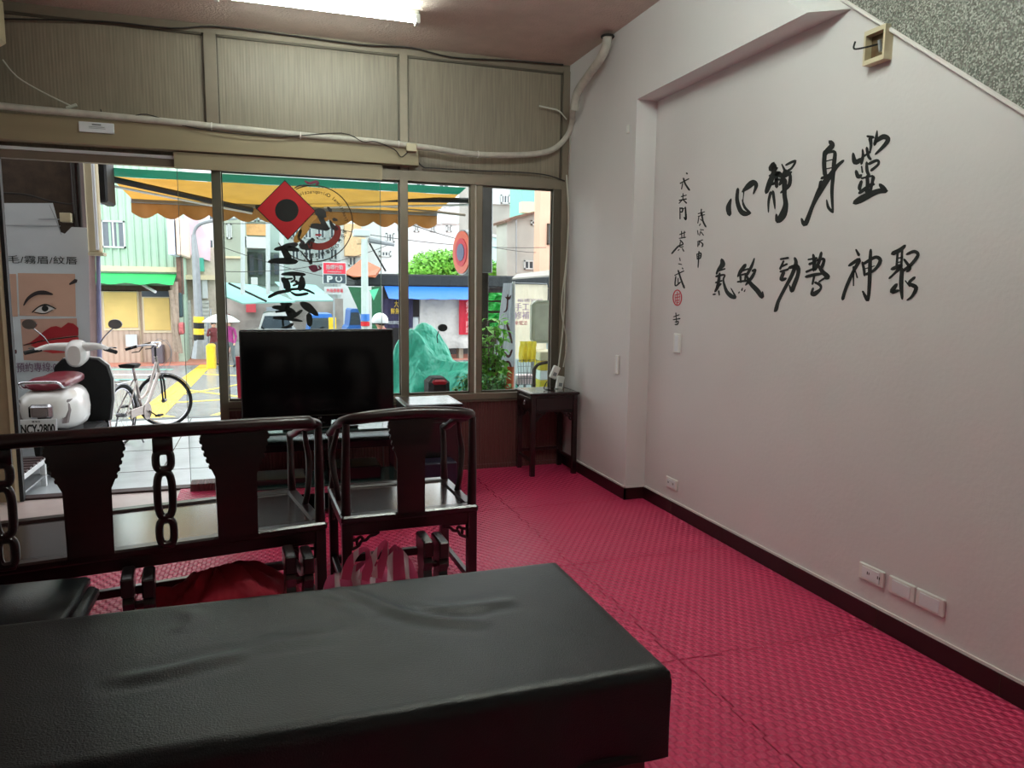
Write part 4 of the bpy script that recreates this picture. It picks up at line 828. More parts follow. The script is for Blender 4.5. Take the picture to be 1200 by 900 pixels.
# ---------- beauty banner ----------
YBn = 8.08
bnr = thing('beauty_banner', 'large pale banner printed with an eye and red lips, behind the white scooter', 'banner', at(55,350,YBn))
fb = lambda px, py: at(px, py, YBn); NB = (0, -1, 0)
def bann(pts, m_, nm, k=1):
    mb = MB(); poly(mb, pts, fb, NB, .002*k); return mb.build(nm, m_, bnr)
cl_ = mat('pale_banner_cloth', (196,202,206), .6, var=.04, vscale=3, bump=.4, bscale=5)
bann([(4,238),(62,238),(71,272),(76,274),(84,266),(104,267),(108,470),(14,520)], cl_, 'cloth')
mb = MB(); brush(mb, [[(5,264,1),(40,265,2),(71,265,1)], [(45,257,1),(60,257,1.6),(70,257,1)], [(58,240,.8),(66,258,1.2),(72,275,1)]], fb, 1, 0, 0, NB, .006); mb.build('fold_shade_stroke', mat('fold_shade_grey', (150,156,160), .7), bnr, fix=False)  # flat grey strokes paint the shade of folds onto the banner
bann([(21,320),(88,321),(89,371),(23,370)], mat('printed_skin', (196,158,138), .6, var=.10, vscale=2), 'eye_photo', 2)
bann([(11,321),(19,321),(21,371),(12,371)], mat('printed_skin', (196,158,138), .6), 'photo_edge', 2)
bann([(24,374),(90,373),(93,424),(28,422)], mat('printed_skin_dark', (186,146,130), .6, var=.12, vscale=2), 'lips_photo', 2)
def bst(st, m_, nm, k=2):
    mb = MB(); brush(mb, st, fb, 1, 0, 0, NB, .002*k+.004); return mb.build(nm, m_, bnr, fix=False)
bst([[(28,358,1.5),(33,350,3.5),(42,344,4.5),(52,343,5),(62,345,2)],[(82,333,3),(89,329,7)]], mat('brow_brown', (44,34,34), .7), 'printed_eyebrow')
bst([[(38,366,1.5),(45,360,1.6),(53,357,2),(60,359,1.6),(66,362,1)],[(40,366,.8),(52,367.5,1),(62,363,.8)]], 'ink', 'printed_eyelid')
mb = MB(); poly(mb, [(41,365),(46,360),(54,358),(61,360),(64,362),(58,366),(50,367)], fb, NB, .007); mb.build('printed_eye', mat('eye_white', (206,204,202), .5), bnr)
mb = MB(); poly(mb, [(53+4*math.cos(a*.5236), 361.5+3.6*math.sin(a*.5236)) for a in range(12)], fb, NB, .008); mb.build('printed_iris', 'ink', bnr)
mb = MB(); poly(mb, [(28,404),(36,401),(44,395),(52,388),(60,383),(66,382),(72,384),(80,378),(86,379),(92,384),(92,393),(80,394),(66,396),(52,398),(40,403)], fb, NB, .008); mb.build('upper_lip', mat('lip_red', (158,30,40), .45, var=.08), bnr)
mb = MB(); poly(mb, [(36,404),(50,400),(66,398),(80,396),(92,395),(93,402),(90,411),(78,413),(62,414),(48,411)], fb, NB, .008); mb.build('lower_lip', mat('lip_red_light', (186,48,54), .4, var=.08), bnr)
bst([[(28,404.5,1),(50,399.5,1.2),(70,396.5,1.2),(92,394,1)]], 'ink', 'lip_line', 3)
tx = lambda s, x0, y0, x1, y1, m_, nm: (lambda a, b: text(s, .1, face_front(((a.x+b.x)/2, YBn-.006, (a.z+b.z)/2)), m_, nm, bnr, bold=0, fit=(b.x-a.x, a.z-b.z)))(fb(x0, y0), fb(x1, y1))
tx('毛/霧眉/紋唇', 9, 299, 91, 310, 'ink', 'lettering'); tx('預約專線:0900', 19, 425, 82, 435, mat('print_purple', (112,74,104), .6), 'lettering')
# ---------- slatted bench outside ----------
rk = thing('slatted_bench', 'low bench of dark slats on a white frame outside the doorway at far left', 'bench', (-2.1, 6.3, ZA))
zr = .15; xr = -1.70
MB().rbox(xr-.035, xr, 5.93, 6.63, zr-.05, zr-.01, .004).build('side_rail', 'whitep', rk)
MB().rbox(xr-.90, xr-.865, 5.93, 6.63, zr-.05, zr-.01, .004).build('side_rail', 'whitep', rk)
for i in range(8): MB().rbox(xr-.90, xr-.0, 5.935+i*.09, 5.99+i*.09, zr-.01, zr+.006, .003).build('slat', mat('dark_slat', (60,40,40), .35, var=.2), rk)
for x in (xr-.035, xr-.90):
    for y in (5.94, 6.58): MB().box(x, x+.035, y, y+.04, ZA, zr-.04).build('leg', 'whitep' if x > -2 else 'steel', rk)
MB().rbox(xr-.9, xr, 5.95, 6.62, .0, .015, .003).build('lower_shelf', 'steel', rk)
# =====================================================================
# SCOOTERS AND BICYCLE
# =====================================================================
def frameM(loc, rz): return Matrix.Translation(loc) @ Matrix.Rotation(rz, 4, 'Z')
def sup(y, hw, z0, z1, p=2.8, n=20):
    o = []; zc_, hz = (z0+z1)/2, (z1-z0)/2
    for i in range(n):
        a = 2*math.pi*i/n; c_, s_ = math.cos(a), math.sin(a)
        o.append((hw*math.copysign(abs(c_)**(2/p), c_), y, zc_+hz*math.copysign(abs(s_)**(2/p), s_)))
    return o
S0 = Vector((-1.74, 6.72, ZA)); X = frameM(S0, R(-4))
sc = thing('white_scooter', 'white retro scooter with burgundy seat and plate NCY-2800, seen from behind', 'scooter', S0)
wh = mat('scooter_white', (224,222,218), .22, var=.02, coat=.4); bu = mat('burgundy_seat', (110,18,40), .35, var=.08, coat=.3)
MB(X).loft([sup(.02,.10,.50,.62), sup(.05,.155,.46,.69), sup(.13,.205,.42,.735), sup(.30,.235,.38,.75), sup(.50,.225,.36,.745), sup(.68,.17,.36,.73), sup(.80,.11,.36,.66)]).build('rear_body', wh, sc, smooth=True)
MB(X).loft([sup(.10,.10,.735,.775), sup(.14,.15,.735,.815), sup(.30,.165,.735,.83), sup(.50,.16,.735,.82), sup(.66,.145,.735,.835), sup(.78,.10,.73,.80)]).build('seat', bu, sc, smooth=True)
MB(X).tube([(-.13,.28,.75),(-.145,.10,.76),(-.14,.02,.80),(-.10,-.02,.815),(.10,-.02,.815),(.14,.02,.80),(.145,.10,.76),(.13,.28,.75)], .011, 8, 5).build('grab_rail', 'chrome', sc, smooth=True)
tl = MB(X).rbox(-.085,.085,-.02,.05,.515,.635,.02).build('tail_lamp', 'chrome', sc)
MB(X).rbox(-.06,.06,-.028,-.015,.535,.615,.012).build('lamp_lens', mat('smoky_lens', (130,120,120), .12), tl)
for s in (-1, 1): MB(X).loft([[(s*(.135+dx), .055+dy, z) for dx, dy, z in ((0,-.015,.47),(.03,.0,.47),(.045,.03,.57),(.05,.06,.66),(.035,.035,.66),(.01,-.005,.57))], [(s*(.145+dx), .075+dy, z) for dx, dy, z in ((0,-.015,.47),(.03,.0,.47),(.045,.03,.57),(.05,.06,.66),(.035,.035,.66),(.01,-.005,.57))]]).build('rear_indicator', mat('smoky_lens', (130,120,120), .12), sc)
pa = MB(X).rbox(-.135,.135,-.075,-.068,.39,.53,.003).build('number_plate', 'whitep', sc)
text('NCY-2800', .1, X @ face_front((0, -.077, .452)), 'ink', 'plate_lettering', pa, bold=.0035, fit=(.24, .078))
text('臺灣省', .03, X @ face_front((-.01, -.077, .512)), 'ink', 'plate_lettering', pa, fit=(.06, .016))
MB(X).box(-.03,.03,-.068,.05,.44,.50).build('plate_bracket', 'black', sc)
MB(X).loft([sup(.1,.10,.12,.40,2.4), sup(.25,.13,.10,.42,2.4), sup(.6,.12,.14,.42,2.4), sup(.75,.09,.18,.40,2.4)]).build('engine', 'rubber', sc, smooth=True)
MB(X).rbox(-.18,.18,.72,1.16,.22,.30,.02).build('floorboard', 'rubber', sc)
MB(X).ring((.0,.25,.21),(1,0,0),.165,.055,28,8).build('rear_wheel', 'rubber', sc, smooth=True)
MB(X).ring((.0,1.40,.21),(1,0,0),.165,.055,28,8).build('front_wheel', 'rubber', sc, smooth=True)
MB(X).tube([(.14,-.02,.24),(.14,.2,.22),(.12,.5,.22)], .045, 10).build('exhaust', 'steel', sc)
shp = [(-.20,.30),(-.235,.50),(-.245,.70),(-.22,.83),(-.15,.90),(0,.92),(.15,.90),(.22,.83),(.245,.70),(.235,.50),(.20,.30)]
MB(X).loft([[(x, 1.08+.25*abs(x)**1.5-(z-.6)*.15, z) for x, z in shp], [(x*1.04, 1.13+.25*abs(x)**1.5-(z-.6)*.15, z*1.01) for x, z in shp]]).build('leg_shield', 'rubber', sc)
MB(X).loft([[(x*.99, 1.13+.25*abs(x)**1.5-(z-.6)*.15, z) for x, z in shp], [(x*1.05, 1.16+.25*abs(x)**1.5-(z-.6)*.15, z*1.015) for x, z in shp]]).build('front_panel', wh, sc)
MB(X).loft([sup(.90,.055,.86,1.04,2.4), sup(.94,.085,.84,1.075,2.4), sup(1.02,.10,.86,1.09,2.4), sup(1.12,.07,.92,1.06,2.4)]).build('handlebar_cover', wh, sc, smooth=True)
MB(X).tube([(-.31,.86,1.0),(-.2,.94,1.03),(0,.98,1.02),(.2,.94,1.03),(.31,.86,1.0)], [.014,.030,.05,.030,.014], 10, 4).build('handlebar', wh, sc, smooth=True)
for s in (-1, 1):
    MB(X).tube([(s*.26,.90,1.01),(s*.37,.82,.985)], .019, 10).build('grip', 'rubber', sc)
    MB(X).tube([(s*.25,.93,1.02),(s*.36,.89,1.02)], .006, 6).build('brake_lever', 'chrome', sc)
    mi = MB(X).tube([(s*.20,.94,1.04),(s*.25,.95,1.12),(s*.33,.94,1.20)], .006, 6, 4).build('mirror_stalk', 'chrome', sc)
    MB(X).disc((s*.35,.92,1.235), (0,1,.1), .058, .022, 24, .045).build('mirror', 'chrome' if s < 0 else 'steel', mi)
# dark scooter at the far left
X2 = frameM((-2.44,6.6,ZA), R(-2)); s2 = thing('dark_scooter', 'tail of a black scooter with an orange reflector, half hidden at far left', 'scooter', (-2.44,6.6,ZA))
MB(X2).loft([sup(.02,.10,.50,.66), sup(.1,.17,.42,.74), sup(.35,.22,.36,.78), sup(.7,.18,.34,.76), sup(.85,.12,.34,.70)]).build('rear_body', 'gloss', s2, smooth=True)
MB(X2).loft([sup(.10,.10,.76,.80), sup(.3,.15,.76,.85), sup(.8,.12,.76,.84)]).build('seat', 'rubber', s2, smooth=True)
MB(X2).disc((.16,.03,.62), (0,-1,0), .03, .015, 16).build('reflector', mat('orange_reflector', (230,90,30), .3), s2)
MB(X2).ring((0,.25,.21),(1,0,0),.165,.05,28,8).build('rear_wheel', 'rubber', s2, smooth=True)
MB(X2).ring((0,1.35,.21),(1,0,0),.165,.05,28,8).build('front_wheel', 'rubber', s2, smooth=True)
MB(X2).rbox(-.2,.2,.85,1.15,.2,.32,.02).rbox(-.2,.2,1.05,1.15,.3,.9,.03).tube([(-.3,.95,1.0),(.3,.95,1.0)], .02, 8).build('leg_shield', 'gloss', s2)
# bicycle
Fw, Rw = Vector((-1.13, 9.12, ZA+.30)), Vector((-1.41, 8.16, ZA+.30))
d_ = (Fw-Rw); d_.z = 0; Ld = d_.length; ang = math.atan2(d_.y, d_.x); XB = frameM((Rw.x, Rw.y, ZA), ang)
bk = thing('bicycle', 'silver city bicycle with black saddle standing beside the white scooter', 'bicycle', (Rw.x, Rw.y, ZA))
sv = mat('silver_paint', (176,166,160), .3, .5, var=.05)
def wheel(Xw, c, nm):
    wl = MB(Xw).ring(c, (0,1,0), .287, .016, 48, 8).build(nm, 'rubber', bk, smooth=True)
    MB(Xw).ring(c, (0,1,0), .268, .008, 40, 6, e=1.4).build('rim', 'chrome', wl)
    MB(Xw).tube([(c[0],-.045,c[2]),(c[0],.045,c[2])], .022, 10).build('hub', 'steel', wl)
    b = MB(Xw)
    for i in range(20): a = 2*math.pi*i/20; b.tube([(c[0]+.02*math.cos(a+.6), .02*(-1)**i, c[2]+.02*math.sin(a+.6)), (c[0]+.268*math.cos(a), 0, c[2]+.268*math.sin(a))], .0013, 4)
    o = b.build('spokes', 'chrome', wl); o['kind'] = 'stuff'
wheel(XB, (0,0,.30), 'rear_wheel')
# front wheel is steered: turned to face the room
XF = frameM((Fw.x, Fw.y, ZA), R(-8)); XF0 = XF
wheel(XF, (0,0,.30), 'front_wheel')
head = XB @ Vector((Ld-.17, 0, .82)); headb = XB @ Vector((Ld-.10, 0, .60)); fc = XF @ Vector((0,0,.30))
MB().tube([headb, head], .018, 8).build('head_tube', sv, bk)
for s in (-1, 1): MB().tube([headb, headb+(XF.to_3x3() @ Vector((.03, s*.05, -.06))), XF @ Vector((0, s*.05, .30))], .011, 8, 3).build('fork_blade', 'black', bk)
bbk = Vector((.44,0,.27))
MB(XB).tube([(Ld-.11,0,.63),(.62,0,.36),bbk], .019, 8, 4).tube([(Ld-.15,0,.76),(.60,0,.46),(.37,0,.40)], .015, 8, 4).tube([bbk,(.30,0,.74)], .015, 8).build('frame', sv, bk)
for s in (-1, 1): MB(XB).tube([(0,s*.05,.30),(.44,s*.03,.27)], .009, 6).tube([(0,s*.05,.30),(.33,s*.02,.62)], .008, 6).build('chain_stay', sv, bk)
MB(XB).loft([[(.16,y_*1.0,z) for y_, z in ((-.085,.79),(0,.80),(.085,.79),(.07,.76),(0,.755),(-.07,.76))], [(.28,y_*.9,z) for y_, z in ((-.085,.79),(0,.80),(.085,.79),(.07,.75),(0,.74),(-.07,.75))], [(.43,y_*.25,z) for y_, z in ((-.085,.775),(0,.785),(.085,.775),(.07,.76),(0,.755),(-.07,.76))]]).build('saddle', 'rubber', bk, smooth=True)
MB(XB).tube([(.30,0,.70),(.29,0,.77)], .012, 8).build('seat_post', 'chrome', bk)
XH = Matrix.Translation(head) @ Matrix.Rotation(R(-8), 4, 'Z')
MB(XH).tube([(0,0,-.03),(0,0,.10)], .012, 8).build('stem', 'black', bk)
MB(XH).tube([(-.20,-.27,.10),(-.10,-.25,.13),(.02,-.13,.14),(.03,0,.10),(.02,.13,.14),(-.10,.25,.13),(-.20,.27,.10)], .011, 8, 4).build('handlebar', 'chrome', bk, smooth=True)
for s in (-1, 1):
    MB(XH).tube([(-.22,s*.272,.095),(-.11,s*.255,.128)], .016, 8).build('grip', 'rubber', bk)
    MB(XH).tube([(-.06,s*.23,.12),(-.10,s*.22,.07),(-.17,s*.24,.06)], .006, 6).build('brake_lever', 'black', bk)
MB(XH).tube([(.0,-.12,.12),(.08,-.10,.20),(.18,-.05,.08),(.14,0,-.1),(.06,0,-.22)], .003, 5, 5).tube([(0,.12,.12),(.10,.10,.17),(.15,.04,.0),(.02,0,-.15)], .003, 5, 5).build('brake_cable', 'steel', bk)
MB(XB).box(-.19,.14,-.065,-.055,.63,.64).box(-.19,.14,.055,.065,.63,.64).box(-.19,-.18,-.065,.065,.63,.64).box(-.02,-.01,-.065,.065,.63,.64).box(.13,.14,-.065,.065,.63,.64).build('rear_rack', 'chrome', bk)
MB(XB).ring((0,0,.30),(0,1,0),.315,.012,30,6,arc=R(170),a0=R(20),e=2.2).build('rear_mudguard', 'steel', bk)
MB(XF).ring((0,0,.30),(0,1,0),.315,.010,24,6,arc=R(95),a0=R(60),e=2.2).build('front_mudguard', 'steel', bk)
MB(XB).rbox(.08,.50,-.06,-.045,.25,.34,.006).disc((.44,-.06,.27),(0,-1,0),.09,.006,24).build('chain_guard', sv, bk)
MB(XB).tube([(.44,-.08,.27),(.58,-.085,.20)], .009, 6).box(.54,.64,-.14,-.09,.19,.21).tube([(.44,.08,.27),(.30,.085,.34)], .009, 6).box(.25,.35,.09,.14,.33,.35).build('pedal', 'black', bk)
MB(XB).tube([(.05,-.06,.28),(.10,-.16,.0)], .009, 6).tube([(.05,.06,.28),(.08,.14,.0)], .009, 6).build('stand', 'steel', bk)
# scooter under a green cover
def cover(loc, L_, prof, hw, rz, seed):
    Xc = frameM(loc, rz); PC = catmull(prof, 9)
    def fn(u, v):
        # u along the scooter, v across (0 left hem .. 1 right hem)
        yy, top, wd = PC[min(int(u*(len(PC)-1)+.5), len(PC)-1)]
        s = (v-.5)*2; a = abs(s); hem = .06+.12*noise.noise(Vector((u*3, s*2, seed)))
        z = top*(1-a**2.6)+hem*a**2.6 if a < 1 else hem
        x = math.copysign(wd*(a**.75)*(1+.25*a*a), s)
        fold = .05*a*math.sin(u*30+s*4+4*noise.noise(Vector((u*4, s*2, seed+2))))+.05*abs(math.sin(u*13+s*3))*a+.03*noise.noise(Vector((u*7, s*5, seed+4)))
        return Xc @ Vector((x+fold*math.copysign(1, s), yy+.03*noise.noise(Vector((u*5, s*4, seed+9)))*a, max(.01, z+.035*noise.noise(Vector((u*6, s*6, seed+1)))+.022*math.sin(s*13+u*9)*(1-a)*2)))
    return MB().grid(fn, 90, 60)
gc = thing('covered_scooter', 'scooter under a turquoise green cloth cover with one mirror sticking out', 'scooter', (2.1, 8.6, ZA))
gm = mat('turquoise_cover_cloth', (60,186,158), .42, var=.06, vscale=5, bump=1, bscale=5, bdist=.16, stretch=(1,1,.4))
rzc = R(34); hp = at(496,385,8.95); loc = Vector((hp.x+math.sin(rzc)*.50, 8.95-math.cos(rzc)*.50, ZA))
cover(loc, 1.7, [(-.86,.10,.30),(-.80,.50,.34),(-.62,.66,.36),(-.3,.72,.36),(0,.70,.38),(.2,.76,.42),(.36,1.0,.46),(.50,1.12,.50),(.62,1.08,.46),(.76,.8,.36),(.86,.3,.25)], .3, rzc, 3).build('cloth_cover', gm, gc, smooth=True)
mb = MB(); ms_ = at(513,402,8.3); mt = at(514,388,8.28); mb.tube([ms_, at(512,394,8.3), mt], .006, 6).build('mirror_stalk', 'black', gc)
mc = at(518,384,8.28); MB().disc(mc, (.2,-1,0), .055, .03, 20, .042).build('mirror', 'black', gc)
q = at(511,447,7.75)
MB().rbox(q.x-.10, q.x+.13, 7.62, 7.95, q.z-.24, q.z+.05, .05).build('rear_body', 'rubber', gc)
MB().rbox(q.x-.07, q.x+.09, 7.60, 7.64, q.z-.02, q.z+.035, .02).build('tail_lamp', mat('red_tail_lens', (170,20,36), .25), gc)
MB().ring((q.x,7.95,ZA+.22),(1,0,0),.16,.055,24,8).build('rear_wheel', 'rubber', gc)
# =====================================================================
# PEOPLE
# =====================================================================
def person(name, label, loc, rz, joints, mats, hair=True, parts=()):
    """joints: chains of (x,y,z,r) grown with a skin surface; mats: [(zmin, material)] from the top down"""
    t = thing(name, label, 'person', loc, None, 0); X = frameM(loc, rz)
    vs, es, rs, idx = [], [], [], {}
    for ch in joints:
        prev = None
        for p in ch:
            k = tuple(round(c, 3) for c in p[:3])
            if k not in idx: idx[k] = len(vs); vs.append(tuple(X @ Vector(p[:3]))); rs.append(p[3])
            if prev is not None and prev != idx[k]: es.append((prev, idx[k]))
            prev = idx[k]
    me = bpy.data.meshes.new('body'); me.from_pydata(vs, es, []); o = bpy.data.objects.new('body', me); C.objects.link(o)
    md = o.modifiers.new('skin', 'SKIN'); sb = o.modifiers.new('sub', 'SUBSURF'); sb.levels = 2; sb.render_levels = 2; md.use_smooth_shade = True
    for i, r_ in enumerate(rs):
        sv_ = me.skin_vertices[0].data[i]; sv_.radius = (r_, r_*.85 if r_ > .09 else r_); sv_.use_root = (i == 0)
    dg = bpy.context.evaluated_depsgraph_get(); m2 = bpy.data.meshes.new_from_object(o.evaluated_get(dg)); bpy.data.objects.remove(o)
    body = bpy.data.objects.new('body', m2); C.objects.link(body); body.parent = t; body.location = -Vector(loc)
    m2.materials.clear()
    for _, mm in mats: m2.materials.append(M[mm] if isinstance(mm, str) else mm)
    Xi = X.inverted()
    for p in m2.polygons:
        c = Xi @ p.center; p.use_smooth = True
        for i, (rule, _) in enumerate(mats):
            if rule(c): p.material_index = i; break
    return t, X
def standing(h=1.62, step=.12, arm=.0):
    s = h/1.62
    pel = (0,0,.86*s,.13*s)
    ch = [[pel,(0,0,1.02*s,.115*s),(0,.01,1.20*s,.135*s),(0,.01,1.31*s,.10*s),(0,.015,1.38*s,.05*s),(0,.03,1.45*s,.078*s),(0,.035,1.52*s,.088*s),(0,.03,1.58*s,.06*s)]]
    for sd_ in (-1, 1):
        ch.append([pel,(sd_*.085,0,.80*s,.09*s),(sd_*.09,step*sd_*.5+.03,.46*s,.058*s),(sd_*.09,step*sd_,.08*s,.038*s),(sd_*.09,step*sd_+.12,.035*s,.035*s)])
    ch.append([(0,.01,1.31*s,.10*s),(-.17*s,0,1.30*s,.055*s),(-.22*s,-.03,1.05*s,.042*s),(-.22*s,.08,.84*s,.032*s),(-.22*s,.11,.76*s,.03*s)])
    ch.append([(0,.01,1.31*s,.10*s),(.17*s,0,1.30*s,.055*s),(.22*s,.03,1.08*s,.042*s),(.13*s,.20,1.20*s,.032*s),(.12*s,.23,1.27*s,.03*s)])
    return ch
def dressed(s, top, bot, shoe='black'):
    sk = 'skin'
    return [(lambda c: c.z > 1.40*s, sk), (lambda c: c.z < .10*s, shoe), (lambda c: abs(c.x) > .17*s and c.z < .84*s, sk), (lambda c: c.z > .86*s or abs(c.x) > .2*s, top), (lambda c: True, bot)]
def headparts(t, X, z, s=1, hairm='hair', y=.03):
    MB(X).ball((0, y-.018, z+.02), (.092*s,.10*s,.105*s), 14, 10).build('hair', hairm, t, smooth=True)
    f = MB(X).ball((0, y+.095, z-.005), (.012,.018,.016), 8, 6).build('nose', 'skin', t)
    for sx in (-1, 1): MB(X).ball((sx*.032, y+.083, z+.018), (.010,.006,.006), 8, 6).build('eye', 'ink', t); MB(X).ball((sx*.090, y+.0, z), (.010,.02,.028), 8, 6).build('ear', 'skin', t)
    MB(X).ball((0, y+.085, z-.045), (.024,.006,.006), 8, 6).build('mouth', mat('lip_skin', (170,90,84), .5), t)
pl_ = at(270,418,26); loc = (pl_.x, 26, G(26))
t, X = person('person', 'person in a purple top and grey trousers walking under a white umbrella', loc, R(150), standing(1.60), dressed(.99, mat('purple_knit', (170,60,130), .8), mat('grey_trousers', (110,116,120), .8)))
headparts(t, X, 1.50)
um = thing('umbrella', 'open white umbrella held by the walker in purple', 'umbrella', (loc[0]-.15, 25.8, G(26)+1.5))
uc = Vector((at(259,372,25.8).x, 25.8, at(259,377,25.8).z))
MB().grid(lambda u, v: (uc.x+.58*v*math.cos(2*math.pi*u)*(1-.05*math.cos(16*math.pi*u)*v), uc.y+.58*v*math.sin(2*math.pi*u)*(1-.05*math.cos(16*math.pi*u)*v), uc.z+.26*(1-v**2)), 48, 8).build('canopy', translucent(mat('white_nylon', (226,232,234), .5), .4), um, smooth=True)
MB().tube([(uc.x,uc.y,uc.z+.30),(uc.x,uc.y,uc.z-.42)], .008, 6).build('shaft', 'steel', um)
pl_ = at(251,410,28); loc = (pl_.x, 28, G(28))
t, X = person('person', 'person in a dark red apron and grey shirt standing near the striped pole', loc, R(200), standing(1.58, .05), dressed(.975, mat('dark_red_apron', (104,44,48), .8), mat('grey_apron', (92,80,82), .8)))
headparts(t, X, 1.48)
# rider in a white helmet
rl = Vector((at(453,400,13.4).x, 13.4, G(13.4)-.06)); Xr = R(60)
pel = (0,-.05,.80,.14)
rid = [[pel,(0,-.02,.96,.13),(0,.04,1.12,.145),(0,.06,1.20,.11),(0,.10,1.28,.055),(0,.12,1.35,.085),(0,.13,1.42,.085)]]
for sd_ in (-1,1):
    rid.append([pel,(sd_*.11,.02,.78,.09),(sd_*.15,.42,.72,.062),(sd_*.14,.46,.36,.045),(sd_*.14,.56,.32,.04)])
    rid.append([(0,.06,1.20,.11),(sd_*.18,.06,1.19,.062),(sd_*.26,.20,1.04,.046),(sd_*.27,.46,1.02,.035),(sd_*.27,.54,1.02,.032)])
t, X = person('rider', 'scooter rider in a red jacket and white helmet behind the television', rl, Xr, rid, [(lambda c: c.z > 1.29, 'skin'), (lambda c: c.y > .47 and c.z > .9, 'skin'), (lambda c: c.z < .42, 'black'), (lambda c: c.z > .84, mat('red_jacket', (206,30,52), .6)), (lambda c: True, mat('dark_trousers', (40,42,50), .8))])
headparts(t, X, 1.39, y=.13)
he = thing('helmet', 'white open-face helmet worn by the rider in red', 'helmet', rl+Vector((0,0,1.5)))
MB(X).grid(lambda u, v: (.135*math.sin(v*math.pi*.62)*math.cos(2*math.pi*u), .12+.15*math.sin(v*math.pi*.62)*math.sin(2*math.pi*u), 1.42+.145*math.cos(v*math.pi*.62)), 28, 12).build('shell', 'whitep', he, smooth=True)
MB(X).ring((0,.12,1.375),(0,0,1),.137,.010,28,6).build('rim', 'black', he)
rs_ = thing('red_scooter', 'white and orange scooter ridden past behind the television', 'scooter', rl)
Xs = X
MB(Xs).loft([sup(-.55,.10,.50,.66), sup(-.45,.19,.42,.74), sup(-.1,.22,.34,.74), sup(.2,.16,.34,.70)]).build('rear_body', wh, rs_, smooth=True)
MB(Xs).rbox(-.14,.14,-.45,.2,.72,.80,.03).build('seat', 'rubber', rs_)
MB(Xs).rbox(-.2,.2,.15,.6,.24,.32,.02).build('floorboard', 'rubber', rs_)
MB(Xs).loft([[(x*.9, .62+.2*abs(x), z) for x, z in shp], [(x*.9, .70+.2*abs(x), z) for x, z in shp]]).build('leg_shield', mat('orange_panel', (226,84,50), .3), rs_)
MB(Xs).tube([(-.33,.50,1.02),(0,.60,1.04),(.33,.50,1.02)], .018, 8, 4).build('handlebar', 'black', rs_)
for y in (-.35,.85): MB(Xs).ring((0,y,.22),(1,0,0),.165,.055,24,8).build('wheel', 'rubber', rs_, smooth=True)
# =====================================================================
# ACROSS THE STREET
# =====================================================================
def fbox(px0, py0, px1, py1, Y, d, zb=None, b=0):
    a, c = at(px0, py0, Y), at(px1, py1, Y); z0 = min(a.z, c.z) if zb is None else zb
    m_ = MB(); (m_.rbox(a.x, c.x, Y, Y+d, z0, a.z, b) if b else m_.box(a.x, c.x, Y, Y+d, z0, a.z)); return m_
def win(px0, py0, px1, py1, Y, par, fm_='fwall', gm_=None, bars=1):
    a, c = at(px0, py0, Y), at(px1, py1, Y); f_ = .02+.0013*Y
    m_ = MB(); x0, x1, z0, z1 = a.x, c.x, c.z, a.z
    m_.box(x0, x1, Y-.08, Y-.01, z1-f_, z1).box(x0, x1, Y-.08, Y-.01, z0, z0+f_).box(x0, x0+f_, Y-.08, Y-.01, z0, z1).box(x1-f_, x1, Y-.08, Y-.01, z0, z1)
    for i in range(bars): x = x0+(x1-x0)*(i+1)/(bars+1); m_.box(x-f_/2, x+f_/2, Y-.075, Y-.01, z0, z1)
    w_ = m_.build('window', fm_, par); MB().box(x0+.01, x1-.01, Y-.035, Y-.015, z0+.01, z1-.01).build('pane', gm_ or dkglass, w_); return w_
dkglass = mat('dark_far_glass', (66,76,84), .2, var=.15, vscale=2)
def bld(label, px0, py0, px1, Y, d, m_, name='building', cat='building'):
    a, c = at(px0, py0, Y), at(px1, py0, Y); t = thing(name, label, cat, ((a.x+c.x)/2, Y+d/2, ZG))
    MB().box(a.x, c.x, Y, Y+d, ZG, max(a.z, c.z)).build('walls', m_, t); return t
# green corrugated house
gY = 30.0
gmx = mat('pale_green_sheet', (172,198,178), .5, var=.05, vscale=2)
gh = bld('house of pale green corrugated sheet above yellow-curtained shopfronts', 40, 130, 206, gY, 1.4, gmx)
a, c = at(100,240,gY), at(206,318,gY)
rb = MB(); n_ = 0; x = -9.0
while x < c.x:
    rb.box(x, x+.07, gY-.07, gY+.01, c.z, 9.0); x += .25; n_ += 1
o = rb.build('sheet_ribs', mat('rib_green', (150,182,158), .5, var=.05), gh); o['kind'] = 'stuff'
win(118,258,148,291,gY-.03,gh,'fwall',mat('grey_far_glass', (96,104,112), .3))
fbox(100,311,207,319,gY-.22,0.375).build('ledge', 'cream', gh)
a, c = at(104,320,gY-1.3), at(203,333,gY-1.3); zt = at(150,319,gY).z
MB().grid(lambda u, v: (-9+(c.x+9)*u, gY-.05-1.25*v, zt-.03-(zt-.03-c.z)*v**1.2-.03*math.sin(u*40)*v), 60, 4).build('green_awning', mat('bright_green_canvas', (40,176,92), .6, var=.08), gh, smooth=True)
fbox(100,334,208,342,gY-.1,0.15).build('dark_lintel', 'soot', gh)
shopw = mat('beige_sheet_wall', (184,164,146), .6, var=.05, vscale=2); wave_bump(shopw, 0, .18, .8, .02)
fbox(90,341,209,413,gY-.06,0.09,zb=ZG+.1).build('shopfront', shopw, gh)
for x0, x1, yy0, yy1 in ((121,162,342,384),(168,200,349,387)):
    fr = fbox(x0-2,yy0-2,x1+2,yy1+3,gY-.10,0.075).build('curtain_frame', 'cream', gh)
    fbox(x0,yy0,x1,yy1,gY-.13,0.06,b=.01).build('yellow_curtain', mat('yellow_curtain', (216,188,112), .6, var=.08, vscale=1.5, bump=.4, bscale=4), fr)
fbox(165,350,200,347,gY-.12,0.075); fbox(166,341,200,348,gY-.12,0.075).build('transom', dkglass, gh)
fbox(162,342,166,412,gY-.14,0.15,zb=ZG+.1).build('post', 'cream', gh)
